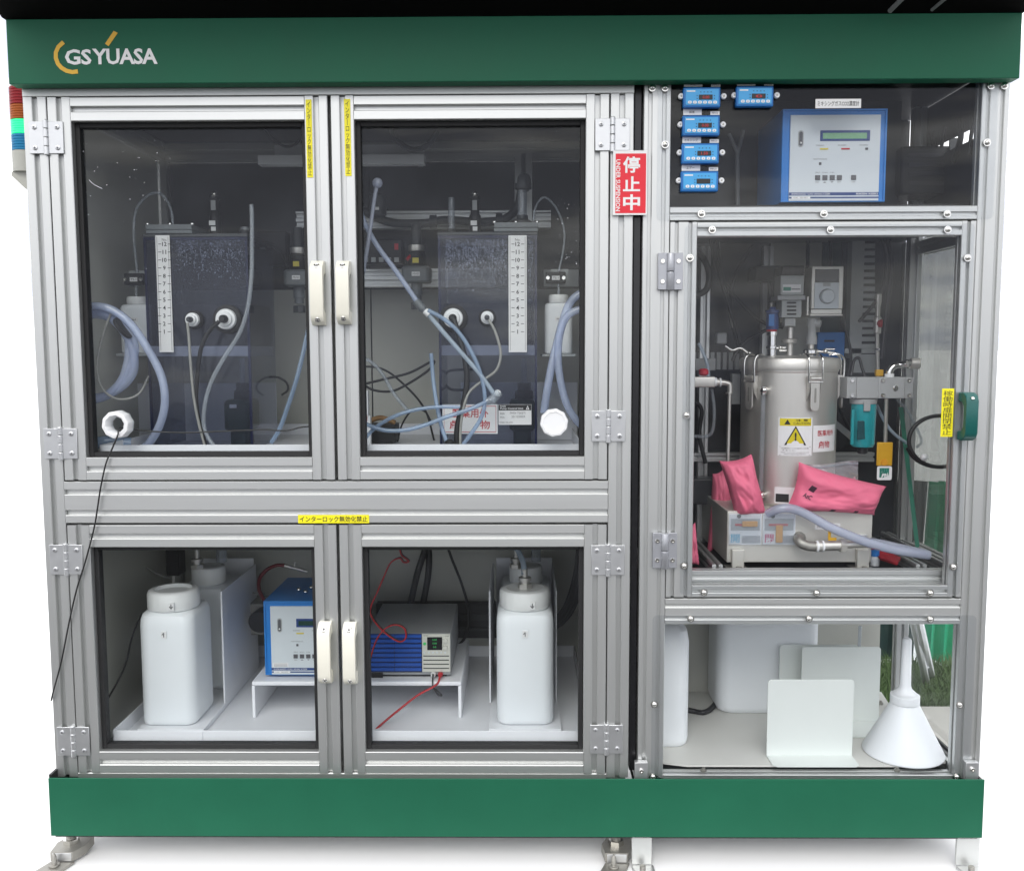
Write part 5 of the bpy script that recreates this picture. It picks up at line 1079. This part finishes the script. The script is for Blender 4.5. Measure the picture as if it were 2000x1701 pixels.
gb(CT, 'switch', 'duct', 1608, 1622, 553, 559, .2586, .0012, 0); m = MB('steel_box'); m.box(X(1574, 600, .27), X(1577, 600, .27), .262, .30, Z(617, 1576, .27), Z(580, 1576, .27)); m.build('side_bracket', CT)
# blue box, ducts
m = MB('blue_mid'); m.pbox(1597, 1649, 649, 703, .385, .03); bb = m.build('blue_box', bevel=.002, label='plain blue box behind the pot lid fittings', cat='box'); m = MB('panel_dark'); m.pbox(1610, 1630, 664, 668, .3845, .0004); m.build('printed_line', bb)
DU = thing('cable_duct', p(1690, 705, .40), 'upright grey slotted cable duct on the back wall beside the controller', 'cable duct')
m = MB('duct'); m.pbox(1666, 1682, 440, 700, .385, .03); m.build('duct_side', DU); m = MB('panel_dark'); m.pbox(1682.5, 1712, 440, 690, .398, .004); m.build('duct_back', DU)
for i in range(17): a = 448+i*14; m = MB('duct'); m.pbox(1682.6, 1709, a, a+8.6, .386, .010); m.build('finger', DU, bevel=.0006)
D2 = thing('cable_duct', p(1690, 740, .40), 'lying grey slotted cable duct below the upright one', 'cable duct')
for i in range(9):
    m = MB('duct'); a = 1352+i*12; m.pbox(a, a+7, 688, 722, .405, .006); m.build('finger', D2)
m = MB('panel_dark'); m.pbox(1350, 1470, 686, 724, .412, .003); m.build('duct_back', D2); m = MB('duct'); m.pbox(1650, 1712, 681, 690, .385, .02); m.pbox(1664, 1710, 692, 728, .392, .008); m.build('duct_end', D2, kind='stuff')
# red-knob gas lines
GL = thing('gas_line', p(1716, 745, .36), 'slim steel gas line with a round red valve knob', 'gas line')
m = MB('steel'); m.cyl(p(1714, 745, .36), p(1713, 640, .36), .0045); m.build('pipe', GL); stack(GL, 'valve_body', 'steel', 1713, [(652, 10), (650, 14), (620, 14), (618, 9), (600, 9), (590, 12), (575, 12), (572, 6)], .36, 12); m = MB('red'); m.ball(p(1721, 632, .345), .0095); m.build('knob', GL); stack(GL, 'nut', 'chrome', 1714, [(684, 11), (680, 11)], .36, 6)
GM = thing('gas_manifold', p(1385, 755, .25), 'brass toned valve manifold with a red knob beside the door hinge stile', 'manifold')
m = MB('steel'); c = p(1350, 746, .25); m.loft([[V((xx, u, v)) for u, v in rrect(.25, c.z, .011, .012, .003, 3)] for xx in (X(1340, 746, .25), X(1394, 746, .25))]); m.build('block', GM); m = MB('white'); m.cyl(p(1395, 746, .25), p(1399, 746, .25), .010).cyl(p(1405, 747, .25), p(1408, 747, .25), .0098); m.build('sealing_ring', GM, kind='stuff'); m = MB('steel'); m.cyl(p(1399, 746, .25), p(1405, 747, .25), .008).tube([p(1408, 747, .25), p(1418, 748, .25), p(1425, 752, .25), p(1426, 768, .25)], .0065); m.build('elbow', GM)
m = MB('steel'); m.cyl(p(1425, 767, .25), p(1421, 915, .25), .0042).cyl(p(1424.5, 766, .25), p(1424.5, 769, .25), .008); m.build('down_pipe', GM); m = MB('red'); m.lathe([(.006, 0), (.011, .004), (.011, .012), (.007, .016)], p(1374, 734, .25), 'z', 14); m.build('knob', GM)
# filter regulator
FR = thing('filter_unit', p(1685, 885, .20), 'grey filter head block with a teal transparent bowl', 'filter')
for a, b, y in ((1655, 1673, .204), (1674, 1716, .20), (1717, 1766, .198), (1767, 1783, .204)):
    m = MB('pvc_light'); m.pbox(a, b, 737, 778, y, .055); blk = m.build('head_block', FR, bevel=.001)
    if b-a < 30 or a == 1717:
        for yy in (743, 772):
            stamp('cap', cap_screw, 'screw', blk, p((a+b)/2 if b-a < 30 else 1724, yy, y+.0008))
m = MB('chrome'); m.lathe([(.0058, 0), (.0058, -.002), (.003, -.0024)], p(1749, 758, .1978), 'y', 18); m.build('port_screw', FR)
stack(FR, 'collar', 'pvc_light', 1686, [(788, 50), (778.5, 52)], .228); stack(FR, 'bowl', 'teal', 1684.5, [(874, 22), (872, 40), (866, 45), (800, 47), (788.5, 47)], .228, 32); stack(FR, 'drain', 'black', 1684, [(886, 14), (884, 20), (874.5, 20)], .228, 12)
m = MB('teal_dark'); m.pbox(1675, 1697, 822, 858, .2025, .002); m.build('bowl_window', FR, bevel=.001); m = MB('pvc_light'); m.pbox(1688, 1700, 784, 803, .196, .004); m.build('bowl_catch', FR, bevel=.001)
m = MB('teal'); 
for a in (1664, 1703): m.pbox(a, a+3, 800, 868, .205, .006)
m.build('bowl_guard', FR, kind='stuff')
m = MB('chrome'); m.tube([p(1737, 737, .22), p(1738, 725, .22), p(1745, 716, .22), p(1758, 713, .22), p(1772, 711, .21)], .0075, n=12).cyl(p(1772, 711, .21), p(1778, 710, .21), .010); m.use('steel').lathe([(.0125, 0), (.0125, .018)], p(1779, 710, .21), (1, -.1, 0), 12); m.build('outlet_elbow', FR)
m = MB('white'); m.cyl(p(1737, 736.5, .22), p(1737, 730, .22), .010); m.build('outlet_ring', FR)
m = MB('orange_tag'); m.pbox(1712, 1726, 722, 735, .24, .012); m.build('yellow_valve_cap', FR, bevel=.002)
# yellow lever with open tag
YT = thing('shutoff_lever', p(1728, 938, .19), 'yellow shut off lever on a dark rod with a white open tag', 'lever')
m = MB('dull_steel'); m.cyl(p(1731, 779, .20), p(1729, 864, .20), .0042); m.build('rod', YT); m = MB('orange_tag'); m.pbox(1714, 1743, 864, 910, .192, .006); l_ = m.build('lever_plate', YT, bevel=.002); m = MB('orange'); m.lathe([(.008, 0), (.007, -.002)], p(1727, 903, .1918), 'y', 18); m.build('pivot', YT)
m = MB('label'); a, b = p(1713.5, 910.5, .1925), p(1741.5, 937.5, .1925); m.prism(rrect((a.x+b.x)/2, (a.z+b.z)/2, (b.x-a.x)/2, (a.z-b.z)/2, .004, 4), 'y', .1925, .1937); m.use('teal_text').ptext('開', 1718, 1736, 914, 933, .1921, bold=.05); m.build('state_tag', YT, flat=True)
# pink bags of absorbent
def bag(name, pts, Y, t, label, seed, marks=(), n=34, cat='bag'):
    # pts: four photo corners (bl, br, tr, tl); the front bulges towards the door
    P4 = [p(a, b, Y) for a, b in pts]; rn = seed*13.7
    def base(u, v): return P4[0]*(1-u)*(1-v)+P4[1]*u*(1-v)+P4[2]*u*v+P4[3]*(1-u)*v
    def surf(u, v, s_):
        pin = 1-.10*(1-abs(2*u-1)**2)*abs(2*v-1)**3; pin2 = 1-.08*(1-abs(2*v-1)**2)*abs(2*u-1)**3
        u2 = .5+(u-.5)*pin2; v2 = .5+(v-.5)*pin
        q = base(u2, v2); b = (max(0, 1-abs(2*u-1)**2.6)*max(0, 1-abs(2*v-1)**2.6))**.45
        nz = noise.noise(V((u*3.1+rn, v*3.3, seed)))*.30+(abs(noise.noise(V((u*5+rn, v*6, seed+4))))-.2)*.16+noise.noise(V((u*14+rn, v*15, seed)))*.04
        edge = 1-b; wr = math.sin((u*19+v*7+seed)*1.7)*edge*.10*b
        return q+V((0, -s_*t*(b*(1+nz)+wr), 0))
    m = MB('pink')
    for s_ in (1, -.55):
        g = [surf(i/n, j/n, s_) for j in range(n+1) for i in range(n+1)]
        fs = [(j*(n+1)+i, j*(n+1)+i+1, (j+1)*(n+1)+i+1, (j+1)*(n+1)+i) for j in range(n) for i in range(n)]
        m.add(g, fs if s_ > 0 else [tuple(reversed(f)) for f in fs])
    m.use('pink_ink')
    for (u0, v0, sz, rot, body) in marks:
        wd = (P4[1]-P4[0]).length; hg = (P4[3]-P4[0]).length; ca, sa = math.cos(rot), math.sin(rot)
        def mp_(a, b): x = a*ca-b*sa; y = a*sa+b*ca; q = surf(min(.98, max(.02, u0+x/wd)), min(.98, max(.02, v0+y/hg)), 1); q.y -= .0012; return q
        N = 4; g = [mp_(sz*(i/N-.5), sz*(j/N-.5)) for j in range(N+1) for i in range(N+1)]
        m.add(g, [(j*(N+1)+i, j*(N+1)+i+1, (j+1)*(N+1)+i+1, (j+1)*(N+1)+i) for j in range(N) for i in range(N)])
        if body: m.text(body, 0, sz*1.5, sz*.8, fn=lambda a, b: mp_(a, b-sz*1.5), bold=.03)
    return m.build(name, label=label, cat=cat, ang=170)
bag('absorbent_bag', [(1436, 1010), (1497, 1006), (1468, 886), (1405, 900)], .146, .042, 'upright pink absorbent bag leaning on the left of the pot', 2)
bag('absorbent_bag', [(1532, 998), (1708, 1006), (1732, 950), (1560, 902)], .138, .040, 'pink absorbent bag with dark printed marks lying on the pedestal box', 5, ((.17, .55, .013, -.30, 'AzC'), (.46, .10, .010, -.1, ''), (.73, .10, .010, -.05, '')))
bag('absorbent_bag', [(1640, 985), (1690, 985), (1670, 930), (1640, 945)], .235, .012, 'small pink bag corner rising behind the printed pink bag', 9)
bag('absorbent_bag', [(1380, 1085), (1430, 1060), (1425, 900), (1392, 925)], .30, .03, 'pink absorbent bag standing in shade behind the upright pink bag', 11)
bag('absorbent_bag', [(1338, 1108), (1366, 1104), (1358, 1020), (1335, 1025)], .12, .018, 'pink absorbent bag squeezed in beside the lower door hinge', 15)
m = MB('bag_film'); n = 12
def film(u, v): q = p(1556+u*120, 952-v*48+4*math.sin(u*5), .165+.02*math.sin(u*6+v*3)+.01*v); return q
m.add([film(i/n, j/n) for j in range(n+1) for i in range(n+1)], [(j*(n+1)+i, j*(n+1)+i+1, (j+1)*(n+1)+i+1, (j+1)*(n+1)+i) for j in range(n) for i in range(n)])
m.add([film(i/n, j/n)+V((0, .0035, 0)) for j in range(n+1) for i in range(n+1)], [(j*(n+1)+i, j*(n+1)+i+1, (j+1)*(n+1)+i+1, (j+1)*(n+1)+i) for j in range(n) for i in range(n)])
zb_ = m.build('zip_bag', label='clear zip bag lying on the printed pink bag', cat='bag'); m = MB('tube_clear'); m.tube([film(i/6, .9)+V((0, -.002, 0)) for i in range(7)], .002, n=6); m.build('zip_strip', zb_)
# hoses and cables of the middle bay
hose('drain_hose', 'hose_grey', [(1500, 1003, .125), (1520, 994, .108), (1545, 993, .104), (1575, 1004, .100), (1620, 1029, .086), (1660, 1046, .078), (1700, 1061, .075), (1750, 1074, .075), (1815, 1084, .075)], .0098, 'thick grey blue drain hose lying across the pedestal box')
hose('drain_hose', 'hose_grey', [(1700, 1056, .11), (1725, 1060, .11), (1760, 1068, .105), (1810, 1079, .098)], .0065, 'thinner grey blue hose tucked behind the thick drain hose')
for i, (pts, lab) in enumerate(((((1386, 465, .36), (1400, 520, .36), (1424, 600, .36), (1440, 650, .36), (1450, 700, .36)), 'black cable sloping past the hinge side upright in the middle bay'),
        (((1400, 470, .37), (1410, 540, .37), (1445, 590, .37), (1490, 630, .37), (1530, 640, .36)), 'black cable sagging from the hinge side to the drive unit'),
        (((1430, 705, .35), (1450, 672, .35), (1490, 648, .35), (1530, 632, .35)), 'black cable climbing from the duct to the drive unit'),
        (((1578, 462, .38), (1577, 520, .38), (1572, 570, .38), (1570, 600, .38)), 'straight black cable hanging behind the gear motor'),
        (((1620, 462, .38), (1622, 490, .38), (1622, 519, .37)), 'black cable dropping into the top of the speed controller'),
        (((1720, 462, .36), (1730, 500, .36), (1727, 550, .36), (1713, 585, .36), (1690, 615, .36), (1678, 628, .36)), 'black cable curving from the corner post across the slotted duct'),
        (((1645, 618, .30), (1656, 660, .30), (1662, 700, .30), (1655, 735, .30)), 'black cable from the controller down to the filter head'),
        (((1662, 735, .27), (1668, 705, .28), (1678, 700, .28), (1684, 720, .27), (1690, 737, .26)), 'small black cable arch on top of the filter head'))):
    hose('signal_cable', 'cable', list(pts), .0042 if i < 6 else .0034, lab, 'cable')
hose('air_tube', 'hose_pale', [(1364, 670, .30), (1374, 690, .30), (1382, 715, .29), (1384, 738, .27)], .0042, 'pale tube dropping to the red knobbed manifold', 'tube')
hose('air_tube', 'tube_clear', [(1390, 760, .27), (1395, 800, .28), (1392, 840, .29), (1380, 852, .30), (1356, 852, .31)], .0040, 'pale tube hooking back under the red knobbed manifold', 'tube')
hose('air_tube', 'hose_pale', [(1712, 790, .25), (1726, 820, .25), (1745, 846, .25), (1775, 868, .27)], .0036, 'pale tube slanting from the filter unit to the side panel', 'tube')
hose('air_tube', 'tube_clear', [(1750, 778, .25), (1772, 802, .27), (1790, 835, .30), (1800, 862, .33), (1790, 874, .34)], .0030, 'thin clear tube drooping near the side panel', 'tube')
m = MB('strap'); m.add([p(1755, 795, .33), p(1764, 795, .33), p(1796, 1068, .20), p(1788, 1070, .20), p(1755, 795, .333), p(1764, 795, .333), p(1796, 1068, .203), p(1788, 1070, .203)], [(0, 1, 2, 3), (7, 6, 5, 4), (0, 3, 7, 4), (1, 5, 6, 2), (0, 4, 5, 1), (3, 2, 6, 7)]); m.build('green_strap', label='narrow green strap slanting down beside the side panel', cat='strap')
m = MB('cable'); cp_ = []
for t in range(24): a = math.radians(20+t*22); cp_.append((1836+(58+1.2*t*.3)*math.cos(a), 862+(50)*math.sin(a), .19+.004*t*.3))
m.ptube(cp_, .0045, seg=4); m.use('white').ball(p(1805, 893, .17), .008); m.build('cable_coil', label='coil of black cable hanging by the acrylic door handle', cat='cable')
m = MB('red'); m.add([pz(1695, 1064, KZ+.023), pz(1760, 1088, KZ+.023), pz(1752, 1100, KZ+.023), pz(1720, 1090, KZ+.0235)], [(0, 1, 2, 3)]); m.add([q-V((0, 0, .004)) for q in m.v[:4]], [(3, 2, 1, 0)]); m.build('red_cloth', label='strip of red cloth on the deck under the drain hose end', cat='cloth')
m = MB('poly'); c = pz(1708, 1104, KZ); m.lathe([(.010, 0), (.0105, .002), (.0105, .018), (.008, .021)], c, 'z', 18); o = m.build('vial', label='small vial with a blue cap beside the pedestal box foot', cat='vial'); m = MB('blue_case'); m.lathe([(.0095, .0212), (.0095, .032), (.008, .033)], c, 'z', 18); m.build('cap', o)
gbx = MB('panel_dark'); gbx.pbox(1620, 1668, 905, 920, .36, .04); gbx.build('relay_box', bevel=.002, label='small black box on the rear rail right of the pot', cat='box')
m = MB('alu_plate'); m.add([p(1626, 815, .33), p(1626, 830, .33), p(1664, 862, .33), p(1664, 846, .33)]+[p(1626, 815, .335), p(1626, 830, .335), p(1664, 862, .335), p(1664, 846, .335)], [(0, 1, 2, 3), (7, 6, 5, 4), (0, 4, 5, 1), (1, 5, 6, 2), (2, 6, 7, 3), (3, 7, 4, 0)]); m.build('brace_strap', label='slanting aluminium brace behind the teal filter bowl', cat='brace')
# ============================================================ bottom bay
def container(cx, cy, hw, hd, h, lab):
    L = [[V((u, v, FZ+.0005+zz_)) for u, v in rrect(cx, cy, hw*s_, hd*s_, min(hw, hd)*.45*s_, 7)] for zz_, s_ in ((0, .90), (.004, .96), (.016, 1), (h*.86, 1), (h*.95, .93), (h, .7))]
    T = thing('white_container', (cx, cy, FZ), lab, 'container'); m = MB('poly'); m.loft(L); m.build('body', T)
    m = MB('poly_cap'); m.lathe([(hw*.4, 0), (hw*.4, .02), (hw*.36, .024)], (cx, cy, FZ+.001+h), 'z', 32, lobes=16, la=.02); m.build('cap', T)
a = pz(1338, 1440, FZ); container(a.x-.062, .175, .062, .062, .27, 'tall white plastic container against the left post of the bottom bay')
a0, a1 = X(1402, 1350, .30), X(1602, 1350, .30); container((a0+a1)/2, .372, (a1-a0)/2, .070, .275, 'large round shouldered white container behind the bookends')
def bookend(px0, px1, pyt, pyb, fwd, lab):
    a, b = pz(px0, pyb, FZ+.0015), pz(px1, pyb, FZ+.0015); Y = (a.y+b.y)/2; zt = Z(pyt, (px0+px1)/2, Y); x0, x1 = a.x, b.x; t = .0022
    T = thing('bookend', ((x0+x1)/2, Y, FZ), lab, 'bookend')
    r = .008; top_ = [(x0, FZ+.001), (x1, FZ+.001)]+[(x1-r+r*math.cos(math.radians(q)), zt-r+r*math.sin(math.radians(q))) for q in range(0, 91, 18)]+[(x0+r+r*math.cos(math.radians(q)), zt-r+r*math.sin(math.radians(q))) for q in range(90, 181, 18)]
    m = MB('white_plate'); m.prism(top_, 'y', Y, Y+t); m.build('upright', T, bevel=.0006)
    m = MB('white_plate'); f = fwd; m.prism([(x0, Y-.0002), (x0+.001, Y-f+.008), (x0+.009, Y-f), (x1-.009, Y-f), (x1-.001, Y-f+.008), (x1, Y-.0002)], 'z', FZ+.0006, FZ+.0006+t); m.build('base', T, bevel=.0006)
bookend(1497, 1664, 1327, 1476, .052, 'white bent plate bookend standing in front of the other two')
bookend(1563, 1716, 1263, 1408, .09, 'white bent plate bookend just behind the front one, beside the funnel')
bookend(1520, 1672, 1259, 1399, .012, 'white bent plate bookend mostly hidden behind the other two')
fc = pz(1762, 1478, FZ); k = sc(fc.y+.0); FX = fc.x
m = MB('poly'); kz = lambda py: Z(py, 1765, .096)-FZ
FU = thing('funnel', (X(1763, 1480, .096), .096, FZ), 'white plastic funnel standing upside down on the floor plate', 'funnel'); k = sc(.096); fx = X(1763, 1480, .096)
m.lathe([(77*k, .0008), (78*k, .003), (75*k, .010), (28*k, kz(1374)), (27*k, kz(1372))], (fx, .096, FZ), 'z', 40, False, True); m.build('cone', FU)
m = MB('poly'); m.lathe([(27*k, 0), (28*k, .001), (28*k, kz(1356)-kz(1371.5)), (24*k, kz(1354)-kz(1371.5))], (fx, .096, FZ+kz(1371.5)), 'z', 40); m.build('collar', FU)
m = MB('poly'); m.lathe([(24*k, 0), (13*k, .010), (10.5*k, .018), (9*k, kz(1247)-kz(1353.5)-.003), (6*k, kz(1246)-kz(1353.5))], (fx, .096, FZ+kz(1353.5)), 'z', 28); m.build('spout', FU)
m = MB('cable'); m.tube([(RX0+.04, .33, FZ+.03), (X(1345, 1360, .33), .31, FZ+.006), (X(1375, 1362, .32), .30, FZ+.0065), (X(1396, 1350, .36), .35, FZ+.007), (X(1410, 1345, .38), .40, FZ+.012)], .0065); m.build('floor_hose', label='black hose lying on the floor plate between the two containers', cat='hose')
m = MB('tube_clear'); m.cyl(p(1680, 1222, .38), p(1677, 1285, .38), .004); m.build('drain_tube', label='thin clear tube hanging behind the bookends', cat='tube')
# ============================================================ what shows through the clear side of the bottom bay
m = MB('concrete'); m.prism([(1.93, .50), (2.10, .50), (2.20, .74), (1.93, .74)], 'z', .0005, .040); m.build('kerb_slab', label='pale concrete slab edge outside the clear side panel', cat='slab', bevel=.004)
rg = random.Random(3); m = MB('grass')
for i in range(5200):
    yy = rg.uniform(.76, 1.17); xm = 2.20+(yy-.76)*.50; xx = rg.uniform(1.95, xm); h = rg.uniform(.02, .065); a = rg.uniform(0, 6.28); l = rg.uniform(.2, .9)*h
    d = V((math.cos(a), math.sin(a), 0)); s_ = V((-d.y, d.x, 0))*rg.uniform(.001, .0022); b = V((xx, yy, .001)); mid = b+V((0, 0, h*.65))+d*l*.4; tip = b+V((0, 0, h))+d*l
    m.add([b-s_, b+s_, mid+s_*.8, mid-s_*.8, tip], [(0, 1, 2, 3), (3, 2, 4)])
m.build('grass', kind='stuff', label='tufts of green grass beyond the concrete slab', cat='grass')
m = MB('wood_brown'); m.prism([(1.94, .745), (2.20, .745), (2.42, 1.19), (1.94, 1.19)], 'z', .0003, .0012); m.build('soil', kind='structure')
def drape(x0, x1, y, h, mat, lab):
    m = MB(mat); nx, nz = 16, 8; f = lambda i, j, o: V((x0+(x1-x0)*i/nx, y+.018*math.sin(i*1.3+j*.3)+.03*(1-j/nz)+o, .0015+h*j/nz))
    for o in (0, .003): m.add([f(i, j, o) for j in range(nz+1) for i in range(nx+1)], [(j*(nx+1)+i, j*(nx+1)+i+1, (j+1)*(nx+1)+i+1, (j+1)*(nx+1)+i) for j in range(nz) for i in range(nx)])
    m.build('tarpaulin', label=lab, cat='tarpaulin')
drape(2.02, 2.305, 1.215, .62, 'tarp_dark', 'dark green tarpaulin hanging behind the grass and ladder'); drape(2.315, 2.455, 1.20, .62, 'tarp', 'bright green tarpaulin hanging beside the aluminium ladder')
LA = thing('ladder', (2.29, 1.08, 0), 'aluminium ladder leaning outside the clear side panel', 'ladder')
A = [(pz(1812, 1345, .002), pz(1786, 1222, .30)), (pz(1822, 1330, .002), pz(1797, 1222, .32))]
for a, b in A: m = MB('alu_plate'); m.cyl(a, a+(b-a)*1.7, .011, n=8); m.build('rail', LA)
for f in (.35, .75, 1.15): m = MB('alu_plate'); a = A[0][0].lerp(A[0][1], f); b = A[1][0].lerp(A[1][1], f); m.cyl(a, b, .008, n=8); m.build('rung', LA)

# further services crowding the back of the middle bay
for i, (pts, r, mt, lab) in enumerate((
    ([(1350, 480, .34), (1370, 500, .34), (1384, 530, .34), (1380, 565, .34), (1352, 580, .34)], .0075, 'cable', 'thick black hose looping at the upper hinge side of the middle bay'),
    ([(1404, 470, .39), (1406, 530, .39), (1418, 575, .39), (1430, 640, .38)], .003, 'cable_grey', 'thin grey cable sloping beside the hinge side upright'),
    ([(1470, 480, .40), (1440, 530, .40), (1425, 600, .40), (1445, 690, .40)], .005, 'cable', 'dark hose bowing across the back behind the drive unit'),
    ([(1735, 470, .30), (1742, 520, .30), (1735, 580, .30), (1728, 640, .30), (1722, 700, .30)], .0055, 'cable', 'black hose running down the inside of the corner post'),
    ([(1640, 705, .33), (1632, 760, .34), (1640, 800, .34), (1660, 840, .34)], .004, 'cable', 'black cable tucked between the pot and the teal filter'),
    ([(1352, 780, .36), (1370, 800, .36), (1366, 850, .36), (1378, 905, .36)], .005, 'cable', 'black hose hanging behind the steel down pipe'))):
    hose('service_line', mt, pts, r, lab, 'hose' if r > .0045 else 'cable')
m = MB('panel_dark'); m.pbox(1352, 1412, 935, 985, .34, .05); m.build('valve_island', bevel=.003, label='dark valve island low behind the upright pink bag', cat='valve')
m = MB('pvc_light'); m.pbox(1400, 1420, 650, 672, .36, .02); o = m.build('pipe_clip', bevel=.003, label='pale pipe clip on the hinge side upright', cat='clip')
m = MB('chrome'); m.tube([p(1416, 676, .34), p(1430, 684, .34), p(1446, 680, .34), p(1462, 690, .34)], .004); m.ball(p(1464, 690, .34), .006); m.build('hose_clip', label='bright wire hose clip left of the pot sensor', cat='clip')
m = MB('pvc_light'); m.pbox(1358, 1398, 700, 724, .38, .015); m.build('terminal_strip', bevel=.002, label='pale terminal strip behind the red knobbed manifold', cat='terminal strip')
m = MB('duct'); m.pbox(1430, 1446, 730, 790, .36, .02); m.build('support_plate', bevel=.002, label='grey support plate between the down pipe and the pot', cat='plate')
